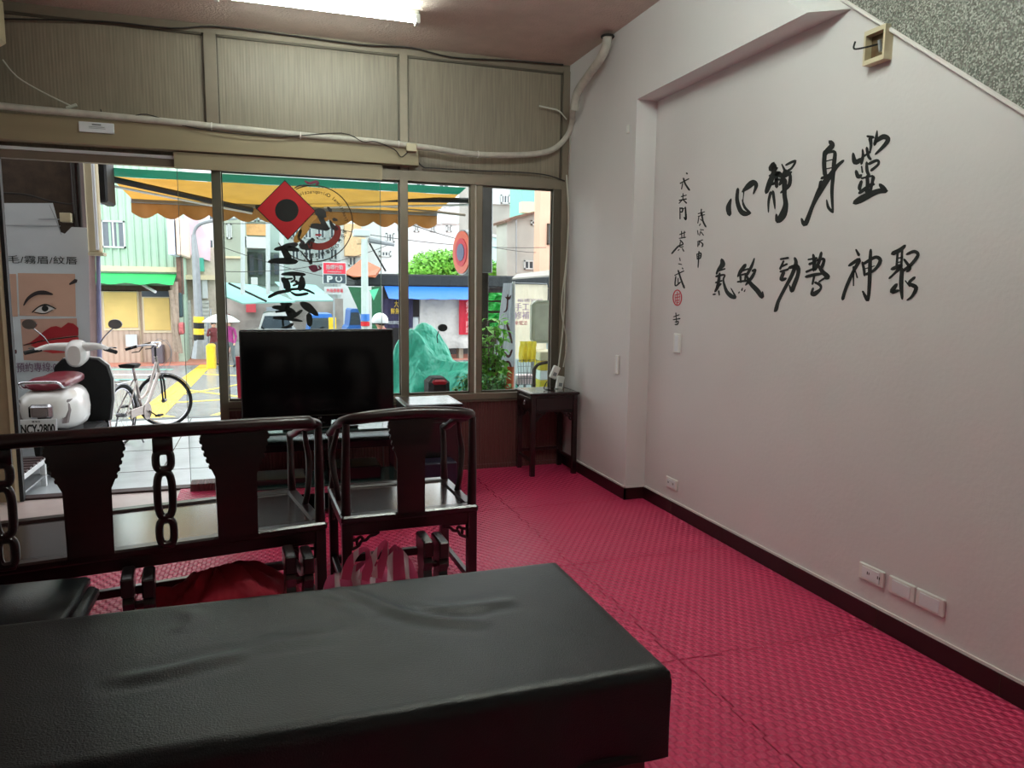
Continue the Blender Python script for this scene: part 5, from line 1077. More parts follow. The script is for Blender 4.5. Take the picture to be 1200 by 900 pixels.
tag(fbox(147,392,161,406,gY-.2,0.045).build('notice_board', 'fwall'), 'white notices pinned under the left yellow curtain', 'notice')
tag(fbox(177,405,191,416,gY-.7,0.525,zb=ZG+.1,b=.02).build('crate', mat('grey_crate', (96,90,96), .7)), 'grey crate on the red pavement by the beige shopfront', 'crate')
tag(MB().tube([at(166,333,29.95), at(182,342,28.9)], .05, 8).build('street_tube_lamp', 'fwall'), 'white tube lamp slanting under the green awning', 'lamp')
# clutter of posts and shutters
tag(MB().tube([at(204,330,29.4), at(207,412,29.4)], .14, 8).tube([at(200,340,29.25), at(212,414,29.25)], .08, 8).build('wooden_pole', mat('bleached_timber', (150,136,120), .8, var=.2)), 'leaning bleached timber poles right of the yellow curtains', 'pole')
tag(fbox(206,300,215,345,29.55,0.4).build('meter_cabinet', mat('rusty_brown', (110,84,72), .8, var=.3)), 'rusty brown cabinet on the corner above the shutters', 'cabinet')
tag(fbox(206,343,214,372,29.4,0.45,b=.04).build('dark_teal_box', mat('dark_teal', (44,70,72), .6)), 'dark teal box on the corner beside the shutter', 'box')
tag(fbox(209,378,216,392,29.1,0.375,b=.04).build('hanging_goods', mat('red_green_bag', (170,90,90), .7, var=.5, vscale=6)), 'red and green bags hanging by the shutter', 'bags')
shut = mat('pale_roller_shutter', (196,198,192), .5, var=.05); 
sb2 = bld('beige corner building with roller shutters behind the street lamp', 206, 290, 252, 31.5, 2.5, mat('beige_plaster', (190,180,164), .8, var=.1))
for x0, x1 in ((215,226),(234,247)):
    sh = fbox(x0,352,x1,418,31.275,0.18).build('roller_shutter', shut, sb2); a, c = at(x0,352,31.2), at(x1,418,31.2); zz = c.z; b = MB()
    while zz < a.z: b.box(a.x, c.x, 31.2, 31.28, zz, zz+.07); zz += .15
    o = b.build('shutter_slats', shut, sh); o['kind'] = 'stuff'
fbox(232,302,239,318,31.2,0.3).build('teal_window', mat('teal_panel', (70,170,150), .5), sb2)
fbox(226,325,232,350,31.2,0.3).build('dark_opening', 'soot', sb2); fbox(216,322,252,328,30.9,0.6).build('ledge', 'cream', sb2)
tag(fbox(236,326,243,350,31.0,0.45,b=.02).build('white_sign_box', 'fwall'), 'white upright sign box over the right shutter', 'sign')
tag(fbox(195,250,205,299,27.9,2.05,b=.03).build('sign_box', mat('pale_blue_sign', (206,220,236), .4)), 'tall pale blue sign box projecting beside the green house', 'sign')
tag(fbox(205,253,213,299,28.05,3.4,b=.03).build('sign_box', mat('peach_sign', (232,206,186), .5)), 'tall peach sign box next to the pale blue one', 'sign')
mp = mat('pink_white_sheet', (228,196,210), .6, var=.22, vscale=1.4)
a, c = at(214,250,28.8), at(245,300,28.8)
tag(MB().prism([at(215,252,31.3), at(226,249,31.3), at(236,264,31.3), at(246,282,31.3), at(246,306,31.3), at(215,296,31.3)], (0,.2,0)).build('tarpaulin', mp), 'pink and white tarpaulin hung beside the sign boxes', 'tarpaulin')
# street lamp
lp = thing('street_lamp', 'grey street lamp with curved arm and yellow-black base sleeve', 'street lamp', (at(235,420,26.7).x, 26.7, ZG))
MB().tube([at(235,418,26.7), at(229,300,26.7), at(227,275,26.7)], [.15,.12,.08], 10).build('pole', 'steel', lp)
MB().tube([at(227,276,26.7), at(229,268,26.7), at(236,262,26.7), at(252,258,26.7), at(262,257,26.7)], .06, 8, 4).build('arm', 'steel', lp)
MB().ball(tuple(at(268,255,26.7)), (.32,.16,.09)).build('lamp_head', 'fwall', lp)
for i in range(4):
    p, q = at(233,371+i*7,26.7), at(233,378+i*7,26.7); MB().tube([p, q], .17, 10).build('sleeve_band', 'yline' if i % 2 == 0 else 'black', lp)
MB().tube([at(235,398,26.7), at(235,420,26.7)], [.2,.3], 8).build('base', 'steel', lp)
tag(MB().tube([at(247,362,28.5), at(247,412,28.5)], .03, 6).tube([at(243,375,28.5), at(244,412,28.5)], .05, 6).build('sign_pole', 'steel'), 'thin poles behind the street lamp base', 'pole')
tag(fbox(241,404,252,416,25.8,0.6,zb=ZG,b=.05).build('yellow_box', 'yline'), 'small yellow box on the ground beside the lamp base', 'box')
tag(fbox(236,400,242,418,27.3,0.75,zb=ZG,b=.05).build('parked_moped', 'steel'), 'grey parked moped right behind the lamp base', 'moped') if False else None
# grey-beige blocks in the middle
cA = mat('grey_green_plaster', (160,168,154), .8, var=.1, vscale=.6)
b1 = bld('tall grey-green plastered block left of the balcony house', 250, 150, 284, 45, 1.4, cA)
fbox(262,300,285,303,44.85,0.3).build('string_course', 'cream', b1)
win(265,262,272,280,45,b1); 
b2 = bld('balcony house with orange panels behind the red diamond', 285, 150, 335, 46.5, 2.5, mat('pale_teal_plaster', (160,180,174), .8, var=.12, vscale=.7))
fbox(288,262,312,276,46.2,0.45).build('orange_panel', mat('orange_panel_wall', (220,168,112), .7, var=.15), b2)
fbox(287,277,313,291,45,1.5).build('balcony', 'fwall', b2)
win(288,247,300,260,46.5,b2); win(302,247,314,260,46.5,b2); fbox(289,295,330,334,46.35,0.3).build('recess_shade_panel', mat('shaded_green', (96,112,104), .8), b2)  # darker panel set on the wall paints the shade of a recess
for px in (292,302,312,321): fbox(px,298,px+6,322,46.05,0.15).build('window', dkglass, b2)
for px in (284.5, 314, 330): MB().tube([at(px,240,29.9), at(px,345,29.9)], .09, 6).build('drain_pipe', 'fwall', b2)
tag(fbox(294,325,302,334,44.4,0.75,b=.02).build('outdoor_unit', 'fwall'), 'white air conditioner unit on the balcony house', 'air conditioner')
b3 = bld('pale block with a grid of windows behind the lower brush letters', 335, 200, 398, 51, 2.5, mat('pale_grey_plaster', (178,186,184), .8, var=.1, vscale=.6))
for i in range(4):
    for j in range(4): win(341+i*15,216+j*25,351+i*15,230+j*25,51,b3)
b4 = bld('white building with a barred window behind the lamp post', 398, 255, 482, 48, 2.5, mat('white_plaster', (198,204,206), .8, var=.06, vscale=.6))
win(452,273,462,284,48,b4,bars=2); win(444,294,458,301,48,b4,bars=3); win(408,300,418,312,48,b4); win(466,262,472,270,48,b4)
fbox(404,262,424,300,47.25,0.9).build('orange_wing', mat('ochre_plaster', (214,180,140), .8, var=.12), b4)
b4b = bld('distant row of white gabled houses under the scalloped awning', 478, 262, 560, 69, 9, mat('white_plaster', (226,232,234), .8))
for i in range(4): 
    a, c = at(480+i*19,262,68.85), at(498+i*19,262,68.85); MB().prism([(a.x,68.8,a.z),(c.x,68.8,a.z),((a.x+c.x)/2,68.8,a.z+1.3)], (0,5,0)).build('gable', 'fwall', b4b); win(485+i*19,264,491+i*19,272,69,b4b)
# awnings of the lane
def slope_awn(label, pts, m_, th=.05, name='lane_awning'):
    P_ = [at(x, y, Y) for x, y, Y in pts]; return tag(MB().prism(P_, (0,0,-th)).build(name, m_), label, 'awning')
ct = mat('pale_teal_canvas', (136,184,176), .6, var=.08, vscale=1.5)
slope_awn('pale teal awning sloping over the lane at left', [(255,330,36),(300,334,36),(346,353,30),(284,355,30),(256,344,31.5)], ct)
slope_awn('second pale teal awning further along the lane', [(322,330,40.5),(370,334,40.5),(392,352,34.5),(344,352,34.5)], ct)
tag(MB().tube([at(268,332,30.75), at(312,353,29.7)], .04, 6).build('awning_strut', 'rubber'), 'dark strut lying across the pale teal awning', 'strut')
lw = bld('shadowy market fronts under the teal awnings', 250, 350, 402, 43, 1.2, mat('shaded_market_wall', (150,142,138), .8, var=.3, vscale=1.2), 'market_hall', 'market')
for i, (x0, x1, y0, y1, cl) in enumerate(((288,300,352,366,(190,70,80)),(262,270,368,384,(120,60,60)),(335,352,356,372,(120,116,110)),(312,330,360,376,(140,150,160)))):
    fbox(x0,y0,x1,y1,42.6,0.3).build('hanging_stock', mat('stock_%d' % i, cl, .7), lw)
def car(label, px0, px1, pyt, pyb, Y, m_):
    a, c = at(px0, pyt, Y), at(px1, pyb, Y); t = thing('car', label, 'car', ((a.x+c.x)/2, Y, ZG)); W_ = c.x-a.x; Ht = a.z-ZG
    pr = [(0,.25),(0,.55),(.06,.62),(.18,.66),(.28,.97),(.38,1),(.80,1),(.92,.68),(1,.6),(1,.25)]
    MB().prism([(a.x+W_*x, Y, ZG+Ht*z) for x, z in pr], (0,1.9,0)).build('bodywork', m_, t)
    MB().prism([(a.x+W_*x, Y-.02, ZG+Ht*z) for x, z in ((.22,.68),(.31,.93),(.78,.93),(.87,.68))], (0,.03,0)).build('side_glass', dkglass, t)
    for x in (.2,.8): MB().ring((a.x+W_*x, Y+.05, ZG+.3), (0,1,0), .22, .09, 20, 6).build('wheel', 'rubber', t)
    return t
car('grey-white van parked in the lane behind the television', 292, 350, 366, 392, 30, mat('silver_van', (200,200,198), .3))
car('blue truck parked in the lane near the striped post', 352, 398, 368, 392, 27, mat('blue_truck', (50,110,190), .35))
car('small blue car behind the green market sheet', 405, 425, 362, 385, 31, mat('blue_truck', (50,110,190), .35))
tag(MB().box(*(lambda a, c: (a.x, c.x, 25.4, 25.55, ZG, a.z))(at(385,372,25.5), at(394,392,25.5))).build('barrier_post', 'yline'), 'yellow striped post just above the television', 'post')
# parking sign
Yp = 22.5
sg = thing('parking_sign', 'red and grey parking sign with a white letter P and a round arrow', 'sign', at(393,330,Yp))
fbox(378,307,406,333,Yp,0.12,b=.01).build('sign_box', 'fwall', sg)
fbox(379,308,405,321,Yp-.01,0.03).build('red_field', mat('sign_red', (226,50,74), .5), sg); fbox(379,321.5,405,332,Yp-.01,0.03).build('grey_field', mat('sign_grey', (60,74,84), .5), sg)
def tfit(s, x0, y0, x1, y1, Y, m_, nm, par, bold=0):
    a, c = at(x0, y0, Y), at(x1, y1, Y); return text(s, .2, face_front(((a.x+c.x)/2, Y, (a.z+c.z)/2)), m_, nm, par, bold=bold, fit=(c.x-a.x, a.z-c.z), t=.01)
tfit('P', 383, 323, 390, 331, Yp-.02, 'fwall', 'lettering', sg, .01); tfit('指標行動', 382, 310, 402, 316, Yp-.02, 'fwall', 'lettering', sg); tfit('PARKING', 384, 317.5, 400, 319.5, Yp-.02, 'fwall', 'lettering', sg)
MB().ring(tuple(at(397,327,Yp-.02)), (0,1,0), .08, .02, 20, 6, arc=R(290), a0=R(120)).build('round_arrow', 'fwall', sg)
slow = thing('arrow_sign', 'small white and red arrow sign below the parking sign', 'sign', at(392,341,Yp))
MB().prism([at(380,336,Yp), at(403,336,Yp), at(408,340.5,Yp), at(403,345,Yp), at(380,345,Yp)], (0,.05,0)).build('board', 'fwall', slow)
tfit('內有停車場', 383, 338, 402, 343, Yp-.01, mat('sign_red', (226,50,74), .5), 'lettering', slow)
MB().tube([at(391,333,Yp+.1), at(392,420,Yp+.1)], .03, 6).build('post', 'steel', slow)
# lamppost in the middle
l2 = thing('utility_post', 'pale utility post with blue and red bands, right of the parking sign', 'post', (at(428,385,21).x, 21, ZG))
MB().tube([at(428,420,21), at(427,280,21)], [.11,.09], 12).build('post', mat('pale_concrete_post', (188,198,194), .6), l2)
MB().tube([at(428,368,20.97), at(428,376,20.97)], .125, 12).build('blue_band', mat('blue_truck', (50,110,190), .35), l2); MB().tube([at(428,377,20.97), at(428,382,20.97)], .125, 12).build('red_band', 'red', l2)
fbox(415,268,434,277,21,0.45,b=.02).build('junction_frame', 'fwall', l2); fbox(419,278,429,286,21,0.375,b=.02).build('junction_box', mat('ochre_plaster', (214,180,140), .8), l2)
MB().tube([at(432,281,21), at(462,287,21)], [.09,.045], 8).build('arm', 'steel', l2)
MB().tube([at(433,285,21), at(452,318,21)], .025, 6).build('stay', 'rubber', l2)
slope_awn('rusty orange roof beside the utility post', [(404,319,27),(424,303,31),(446,314,31),(440,322,27),(414,325,27)], mat('rust_roof', (176,96,62), .7, var=.2), .1, 'lane_roof')
gs = mat('dark_green_sheet', (34,92,60), .7, var=.2)
tag(MB().prism([at(408,336,24), at(430,337,24), at(431,408,24), at(424,372,24)], (0,.1,0)).build('green_sheet', gs), 'dark green market sheet hanging left of the utility post', 'sheet')
tag(fbox(436,336,447,388,24.75,0.15,zb=ZG).build('green_sheet', gs), 'dark green market sheet hanging right of the utility post', 'sheet')
tag(MB().prism([at(433,340,23.7), at(444,338,23.7), at(438,352,23.7)], (0,.05,0)).build('green_flag', mat('mint_green', (96,206,160), .6)), 'mint green triangle of cloth beside the utility post', 'cloth')
# stall with blue awning
Yq = 29.25
stl = thing('market_stall', 'market stall with black net roof and bright blue awning, beyond the covered scooter', 'stall', (at(520,400,Yq).x, Yq+1, ZG+.1))
a, c = at(400,320,Yq), at(662,338,Yq)
MB().rbox(a.x+.5, c.x, Yq, Yq+3.5, at(520,336,Yq).z, at(520,322,Yq).z, .05).build('net_roof', mat('black_net', (34,38,40), .8, var=.3, bump=.6, bscale=4), stl)
za, zb_ = at(500,336,Yq-.0).z, at(500,350,Yq-1.2).z
MB().grid(lambda u, v: (at(450,340,Yq).x+(at(557,340,Yq).x-at(450,340,Yq).x)*u, Yq-.02-1.15*v, za+(zb_-za)*v-.03*abs(math.sin(u*14))*v), 40, 3).build('blue_awning', mat('bright_blue_tarp', (30,104,206), .5, var=.06), stl, smooth=True)
zg = at(500,336,Yq).z
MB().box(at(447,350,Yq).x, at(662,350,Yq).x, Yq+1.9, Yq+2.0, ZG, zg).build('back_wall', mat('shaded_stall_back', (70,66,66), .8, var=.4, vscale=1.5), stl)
for px in (448,492,557,600): MB().tube([(at(px,350,Yq).x, Yq, ZG), (at(px,350,Yq).x, Yq, zg)], .03, 6).build('post', 'steel', stl)
nb = thing('navy_banner', 'dark navy stall banner with small gold lettering, left of the mullion', 'banner', at(463,365,Yq-.3))
def cloth(x0, y0, x1, y1, Y, m_, nm, par=None, amp=.03, fr=30, seed=0, taper=0):
    a, c = at(x0, y0, Y), at(x1, y1, Y)
    return MB().grid(lambda u, v: (a.x+(c.x-a.x)*(u+taper*(u-.5)*v), Y+amp*math.sin(u*fr+v*2)*(.3+v)+.03*noise.noise(Vector((u*4, v*4, seed))), a.z+(c.z-a.z)*v), 40, 16).build(nm, m_, par, smooth=True)
cloth(449,350,484,384,Yq-.3, mat('navy_cloth', (52,46,74), .8, var=.1), 'cloth', nb)
tfit('大灣', 462, 352, 472, 360, Yq-.36, 'yline', 'lettering', nb); tfit('鮮魚', 458, 361, 468, 368, Yq-.36, 'yline', 'lettering', nb); tfit('新鮮直送歡迎訂購', 453, 376, 470, 380, Yq-.38, 'fwall', 'lettering', nb)
wt_m = mat('off_white_tarp', (196,190,186), .7, var=.06, vscale=1.2, bump=1.0, bscale=1.1, bdist=.4)
tag(cloth(493,349,546,408,Yq-.25, wt_m, 'white_tarp', None, .05, 17, 4, .12), 'creased off-white tarp hanging under the blue awning', 'tarpaulin')
rb2 = thing('red_banner', 'red vertical stall banner with pale lettering right of the white tarp', 'banner', at(551,370,Yq-.35))
cloth(538,350,562,392,Yq-.35, mat('stall_red', (196,34,56), .7, var=.05), 'cloth', rb2, .02)
tfit('魚\n丸\n・\n肉\n燥', 546, 353, 551, 390, Yq-.42, mat('pink_print', (240,190,190), .6), 'lettering', rb2)
tag(fbox(483,372,491,404,Yq-.2,0.6,zb=ZG+.1,b=.03).build('white_fridge', 'fwall'), 'narrow white cabinet left of the white tarp', 'cabinet')
st2 = thing('shelf_rack', 'wooden shelf rack with boxes between cabinet and white tarp', 'rack', at(491,395,Yq+.1))
for yy in (372,386,396): fbox(486,yy,498,yy+1.5,Yq+.1,0.75).build('shelf', 'fwall', st2)
for yy in (374,388): fbox(488,yy,495,yy+8,Yq+.15,0.45).build('carton', mat('carton_brown', (150,120,92), .8), st2)
tag(fbox(538,388,543,404,Yq-.1,0.45,zb=ZG+.1).build('wooden_stool', mat('bleached_timber', (150,136,120), .8)), 'small timber stool under the red banner', 'stool')
# tree: leaves as many small blades on a crown
def foliage(par, c, r, n, m_, size, name='foliage', squash=1):
    b = MB(); c = Vector(c)
    for i in range(n):
        d = Vector((random.gauss(0,1), random.gauss(0,1), random.gauss(0,1))).normalized(); k = random.random()**.4
        lump = 1+.28*noise.noise(d*2.3+c)
        p = c+Vector((d.x*r[0], d.y*r[1], d.z*r[2]*squash))*k*lump; s = size*random.uniform(.6,1.3)
        u = Vector((random.gauss(0,1), random.gauss(0,1), random.gauss(0,.6))).normalized(); v = u.cross(d if abs(u.dot(d)) < .95 else Vector((0,0,1))).normalized()
        b.add([tuple(p-u*s), tuple(p+v*s*.45), tuple(p+u*s), tuple(p-v*s*.45)], [(0,1,2,3)])
    o = b.build(name, m_, par, fix=False); o['kind'] = 'stuff'; return o
lf = mat('bright_leaf_green', (116,182,62), .55, var=.35, vscale=3); lf2 = mat('deep_leaf_green', (62,128,54), .5, var=.35, vscale=8)  # both greens are the leaves' own colours
tr = thing('tree', 'bright green tree rising behind the black stall roof', 'tree', (at(520,330,37.5).x, 37.5, ZG))
MB().tube([(at(520,330,37.5).x, 37.5,ZG),(at(520,330,37.5).x+.1, 37.5,2.0)], [.2,.12], 8).build('trunk', mat('bark', (92,76,60), .9, var=.2), tr)
for px, py, rx, rz_ in ((503,313,1.05,.85),(526,309,1.2,.85),(548,315,1.0,.8),(485,323,.75,.6),(520,323,1.8,.75)): foliage(tr, at(px,py,37.5), (rx,1.1,rz_), 1600, lf, .12)
t3 = thing('tree', 'small green treetop left of the grey house, above the green vegetables', 'tree', (at(582,330,39).x, 39, ZG))
MB().tube([(at(582,330,39).x, 39,ZG),(at(582,330,39).x, 39,1.8)], [.1,.06], 8).build('trunk', 'soot', t3)
foliage(t3, at(580,318,39), (1.1,.8,.6), 1200, lf, .12)
# round sign
Yo = 8.3
os_ = thing('oval_sign', 'round orange and red projecting sign seen nearly edge-on beside the dark post', 'sign', at(543,296,Yo))
oc = at(546,296,Yo); X_ = Matrix.Translation(oc) @ Matrix.Rotation(R(-80), 4, 'Z')
rz2 = .257
MB(X_).disc((0,-.05,0), (0,1,0), rz2, .09, 36).build('rim', 'steel', os_)
MB(X_).disc((0,-.06,0), (0,1,0), rz2*.93, .012, 36).build('orange_face', mat('sign_orange', (240,96,60), .4), os_); MB(X_).disc((0,-.066,0), (0,1,0), rz2*.62, .01, 36).build('red_ring', mat('sign_red', (226,50,74), .5), os_); MB(X_).disc((0,-.072,0), (0,1,0), rz2*.38, .01, 36).build('blue_ring', mat('sign_blue_grey', (110,120,160), .5), os_)
MB().tube([oc, (at(562,296,7.7).x, 7.68, oc.z)], .02, 6).build('bracket', 'steel', os_)
# right-hand buildings
r1 = bld('grey weathered block with one barred window, upper right beyond the glass', 548, 196, 616, 54, 2.5, mat('weathered_concrete', (156,156,150), .85, var=.16, vscale=.5))
fbox(569,205,616,241,53.85,0.3).build('white_upper_wall', 'fwall', r1); win(587,228,597,239,53.775,r1,bars=2); fbox(600,222,607,229,53.7,0.15).build('vent', dkglass, r1)
r2 = bld('low pale teal shed roofed building beside the grey house', 566, 276, 594, 45, 2.5, mat('pale_teal_sheet', (172,212,216), .6, var=.06))
MB().prism([at(566,272,44.85), at(596,278,44.85), at(596,281,44.85), at(566,275,44.85)], (0,5,0)).build('roof_edge', 'fwall', r2)
r3 = thing('building', 'pale grey gabled house with small square window, behind the cream banner', 'building', (at(615,300,36).x, 36, ZG))
MB().prism([at(594,420,36), at(594,257,36), at(603,254,36), at(637,247,36), at(637,420,36)], (0,1.8,0)).build('walls', mat('grey_render', (172,172,166), .85, var=.08, vscale=1), r3)
MB().prism([at(592,258,35.7), at(604,253,35.7), at(638,245,35.7), at(638,248,35.7), at(604,256,35.7), at(593,261,35.7)], (0,2.1,0)).build('roof_edge', mat('rusty_brown', (110,84,72), .8), r3)
win(622,258,627,264,36,r3,bars=0); win(614,305,630,316,36,r3,bars=2)
MB().tube([at(605,257,35.85), at(605,320,35.85)], .03, 6).build('drain_pipe', 'steel', r3)
r4 = bld('peach rendered building with a dark window at the right edge of the glass', 634, 190, 680, 33, .8, mat('peach_render', (214,172,148), .8, var=.06, vscale=1))
win(641,262,648,287,33,r4,'soot',mat('dark_far_glass2', (60,60,62), .3),0)
r5 = bld('teal balcony corner between the white wall and the peach building', 612, 216, 638, 46, 2.5, mat('teal_sheet', (120,186,170), .6, var=.1))
fbox(612,236,638,250,44.7,0.6).build('parapet', 'cream', r5)
slope_awn('pale tin roof slope above the cream banner', [(606,321,25.5),(648,316,25.5),(648,322,24),(600,326,24)], mat('pale_tin', (132,128,120), .5, var=.1), .05, 'tin_roof')
# wires across the street
for i, (p0, p1, sg_) in enumerate((((262,262,25),(560,236,30),-.5),((258,318,25),(460,285,30),-.7),((300,250,22),(640,290,29),-.6),((478,262,20),(628,296,28),-.3),((262,290,26),(420,330,30),-.3))):
    a, c = at(*p0), at(*p1); tag(MB().tube([tuple(a.lerp(c, k/10)+Vector((0,0,sg_*4*(k/10)*(1-k/10)*.5))) for k in range(11)], .012, 5).build('overhead_wire', 'cable'), 'thin overhead wire '+('crossing behind the red diamond, uppermost', 'rising from the street lamp to the white building', 'running from the balcony house down to the peach building', 'crossing above the bright green tree', 'dropping from the balcony house to the utility post')[i], 'wire', 'overhead wires over the street')
# banners, plants and clutter right outside the right window
sb3 = thing('flag_banner', 'narrow grey and orange printed flag banner on a pole, outside the right window', 'banner', (at(600,400,7.8).x, 7.8, ZA))
MB().tube([at(602,330,7.8), (at(603,470,7.8).x, 7.8, ZA)], .016, 8).build('pole', 'whitep', sb3)
def flag(u, v):
    pl2 = at(601,332+v*125,7.78); w2 = .11+.12*v; return (pl2.x-w2*(1-u), 7.78+.04*math.sin(u*9+v*3), pl2.z-.0)
fm2 = translucent(mat('printed_flag', (178,182,188), .6, var=.12, vscale=6), .4)
MB().grid(lambda u, v: flag(u, v*.78), 12, 20).build('flag_cloth', fm2, sb3, smooth=True)
MB().grid(lambda u, v: flag(u, .78+v*.24), 12, 8).build('orange_hem', mat('orange_print', (206,104,60), .6), sb3, smooth=True)
mb = MB(); brush(mb, [[(592,348,1),(596,350,3),(599,346,1)],[(595,345,1.5),(594,362,2),(590,366,1)],[(593,376,2),(597,390,3),(600,402,2)],[(590,412,2),(596,418,3),(600,410,2)],[(588,428,2),(595,424,3),(599,430,2)]], lambda x, y: at(x, y, 7.74), 1, 0, 0, NG, .001); mb.build('printed_figures', mat('print_brown', (92,50,50), .6), sb3, fix=False)
cb = thing('cream_banner', 'cream banner with faded purple and red lettering, outside the right window', 'banner', at(620,380,8.9))
cloth(599,333,640,420,8.9, translucent(mat('cream_banner_cloth', (240,230,208), .6, var=.04), .55), 'cloth', cb, .008)
tfit('福德宮前', 606, 350, 636, 354, 8.86, mat('faded_purple', (190,160,200), .6), 'lettering', cb); tfit('手工\n修補', 603, 355, 620, 374, 8.86, mat('faded_purple', (190,160,200), .6), 'lettering', cb); tfit('來電洽', 603, 376, 618, 381, 8.86, mat('faded_red', (226,120,130), .6), 'lettering', cb)
MB().tube([at(599,332,8.92), at(640,333,8.92)], .01, 6).build('top_rod', 'steel', cb)
for px in (599, 640): MB().tube([at(px,332,8.93), (at(px,332,8.93).x, 8.93, ZA)], .012, 6).build('pole', 'steel', cb)
cr = thing('trike_seat', 'large pale plastic windscreen standing behind the small corner table', 'windscreen', at(635,380,8.2))
a, c = at(623,352,8.2), at(655,402,8.2)
MB().rbox(a.x, c.x, 8.2, 8.25, c.z, a.z, .05).build('panel', translucent(mat('pale_plastic_panel', (206,208,196), .3), .4), cr)
MB().tube([(a.x+.03,8.22,c.z), (a.x+.03,8.22,ZA)], .015, 6).tube([(c.x-.03,8.22,c.z), (c.x-.03,8.22,ZA)], .015, 6).build('support', 'steel', cr)
vc = thing('car', 'pale car bonnet beyond the cream banner at the right window edge', 'car', (at(640,400,9.6).x, 10.2, ZS))
a, c = at(600,398,9.9), at(664,420,9.9)
MB().prism([(a.x-.1,9.9,ZS+.3),(a.x-.1,9.9,a.z-.12),(a.x+.25,9.9,a.z),(c.x+1.2,9.9,a.z+.02),(c.x+1.5,9.9,ZS+.3)], (0,1.6,0)).build('bodywork', mat('pale_car_paint', (214,228,230), .2, coat=.5), vc)
MB().prism([(a.x+.3,9.88,a.z-.05),(a.x+.45,9.88,a.z+.03),(c.x+.9,9.88,a.z+.03),(c.x+1.0,9.88,a.z-.05)], (0,.05,0)).build('side_glass', dkglass, vc)
for x in (a.x+.25, c.x+1.0): MB().ring((x,9.95,ZS+.28),(0,1,0),.22,.08,20,6).build('wheel', 'rubber', vc)
ym = translucent(mat('yellow_raincoat', (230,212,80), .5, var=.12, vscale=9), .4)
tag(cloth(609,400,628,424,8.0, ym, 'raincoat', None, .03, 24, 6), 'yellow raincoat draped over the wire basket outside', 'raincoat')
bs = thing('wire_basket', 'wire basket of a parked bicycle below the yellow raincoat', 'basket', at(615,435,8.0))
a, c = at(606,422,8.0), at(628,450,8.0); b = MB()
for i in range(8): x = a.x+(c.x-a.x)*i/7; b.tube([(x,7.98,a.z),(x+(.02 if i < 4 else -.02),7.98,c.z)], .004, 4)
for i in range(5): z = a.z+(c.z-a.z)*i/4; b.tube([(a.x,7.98,z),(c.x,7.98,z)], .004, 4)
b.build('wire_grid', 'steel', bs); MB().box(a.x+.01, c.x-.01, 8.02, 8.2, c.z, c.z+.1).build('pink_bag', mat('pale_pink_bag', (232,212,216), .6, var=.1), bs)
MB().tube([((a.x+c.x)/2,8.05,c.z), ((a.x+c.x)/2,8.05,ZA)], .02, 6).build('stand', 'steel', bs)
tag(MB().tube([at(626,462,7.8), at(626,436,7.8), at(628,430,7.8), at(634,426,7.8), at(655,423,7.8)], .018, 8, 4).tube([at(626,460,7.8), (at(626,460,7.8).x, 7.8, ZA)], .018, 8).build('bent_rail', 'soot'), 'bent dark metal rail outside the right end of the window', 'rail')
cx2 = thing('crate_stack', 'stack of yellow and white crates outside at the right window edge', 'crates', (at(645,440,8.6).x, 8.6, ZA))
for i, cl in enumerate(('whitep', ym, 'whitep', ym, 'cream')): a, c = at(628,455-i*11,8.6), at(660,465-i*11,8.6); MB().rbox(a.x, c.x, 8.45, 8.8, c.z, a.z, .01).build('crate', cl, cx2)
MB().box(a.x+.02, c.x-.02, 8.47, 8.78, ZA, at(640,466,8.6).z).build('crate', 'whitep', cx2)
gv = thing('green_cabinet', 'bright green sheet-covered stand behind the potted plant', 'stand', (at(583,360,10.5).x, 10.5, ZS))
a, c = at(569,342,10.5), at(596,400,10.5)
MB().box(a.x, c.x, 10.5, 10.9, ZS, a.z).build('dark_frame', 'soot', gv)
for x0, y0, x1, y1 in ((571,343,595,352),(571,354,594,364),(572,367,590,375),(574,378,590,386)):
    cloth(x0,y0,x1,y1,10.42, mat('bright_green_plastic', (40,176,70), .4, var=.25, vscale=8), 'green_bag', gv, .03, 14, x0)
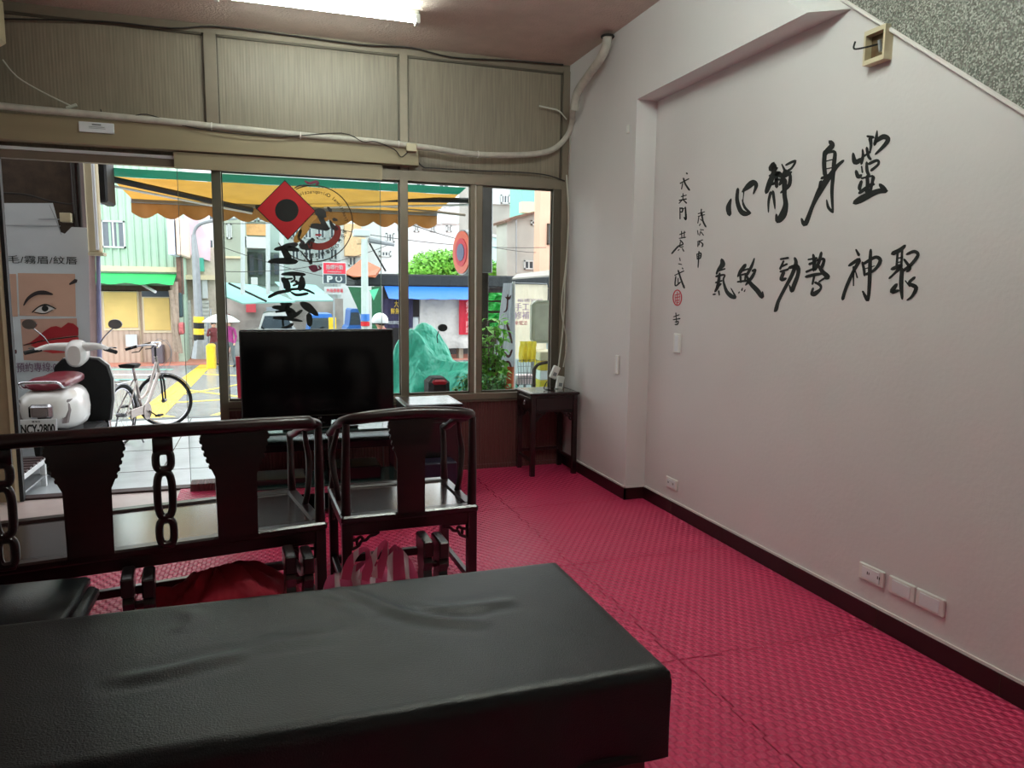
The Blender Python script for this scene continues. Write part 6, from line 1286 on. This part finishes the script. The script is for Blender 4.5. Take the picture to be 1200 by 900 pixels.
# potted plants
def plant(label, base, h, n, spread, leaf, m_, name='potted_plant'):
    t = thing(name, label, 'plant', base); b = Vector(base)
    MB().loft([[(b.x+r_*math.cos(2*math.pi*i/18), b.y+r_*math.sin(2*math.pi*i/18), b.z+z) for i in range(18)] for r_, z in ((.12,0),(.16,.24),(.175,.24),(.175,.27),(.15,.27),(.14,.25))]).build('pot', mat('terracotta', (150,84,60), .8, var=.1), t)
    st_ = MB(); lv = MB()
    for i in range(n):
        a = random.uniform(0, 6.28); k = random.uniform(.2, 1); top = b+Vector((spread*k*math.cos(a), spread*k*math.sin(a)*.7, h*random.uniform(.6, 1))); mid = b.lerp(top, .5)+Vector((0,0,.1))
        P_ = catmull([tuple(b+Vector((0,0,.22))), tuple(mid), tuple(top)], 5); st_.tube(P_, [.008,.003], 5)
        for j in range(3, len(P_)):
            for q in range(4):
                p = Vector(P_[j]); d = Vector((random.gauss(0,1), random.gauss(0,1), random.gauss(.1,.5))).normalized(); s = leaf*random.uniform(.6,1.2); w2 = d.cross(Vector((0,0,1))).normalized()*s*.32; up = Vector((0,0,.12*s))
                lv.add([tuple(p), tuple(p+d*s*.45+w2+up), tuple(p+d*s-up*2), tuple(p+d*s*.45-w2+up), tuple(p+d*s*.5)], [(0,1,4),(1,2,4),(2,3,4),(3,0,4)])
    st_.build('stem', mat('bark', (92,76,60), .9), t); o = lv.build('foliage', m_, t, fix=False); o['kind'] = 'stuff'; return t
p = at(574,440,7.2); plant('tall leafy potted plant outside, before the dark post and the flag banner', (p.x, 7.2, ZA), 1.30, 20, .26, .10, lf, 'potted_plant')
p = at(558,450,6.75); plant('low bushy potted plant just outside the window sill', (p.x, 6.75, ZA), .80, 26, .2, .07, lf2)
p = at(583,450,6.8); plant('dense small potted shrub beside the foot of the flag banner', (p.x, 6.8, ZA), .76, 26, .17, .06, lf2)
rd = thing('red_barrier', 'red plastic barrier beside the left edge of the television', 'barrier', (at(280,460,7.6).x, 7.6, ZA))
MB().prism([at(276,418,7.6), at(284,418,7.6), at(300,418,7.6), (at(300,500,7.6).x,7.6,ZA), (at(281,500,7.6).x,7.6,ZA)], (0,.05,0)).build('panel', mat('pinkish_red_plastic', (216,44,76), .4), rd)
# the backdrop of far blocks closing the street
far = bld('long pale apartment block closing the view far behind everything', 120, 190, 700, 93, 6, mat('far_pale_block', (206,214,216), .9, var=.12, vscale=.25), 'apartment_block')
for i in range(18):
    for j in range(3): win(190+i*27, 212+j*34, 202+i*27, 226+j*34, 92.9, far)
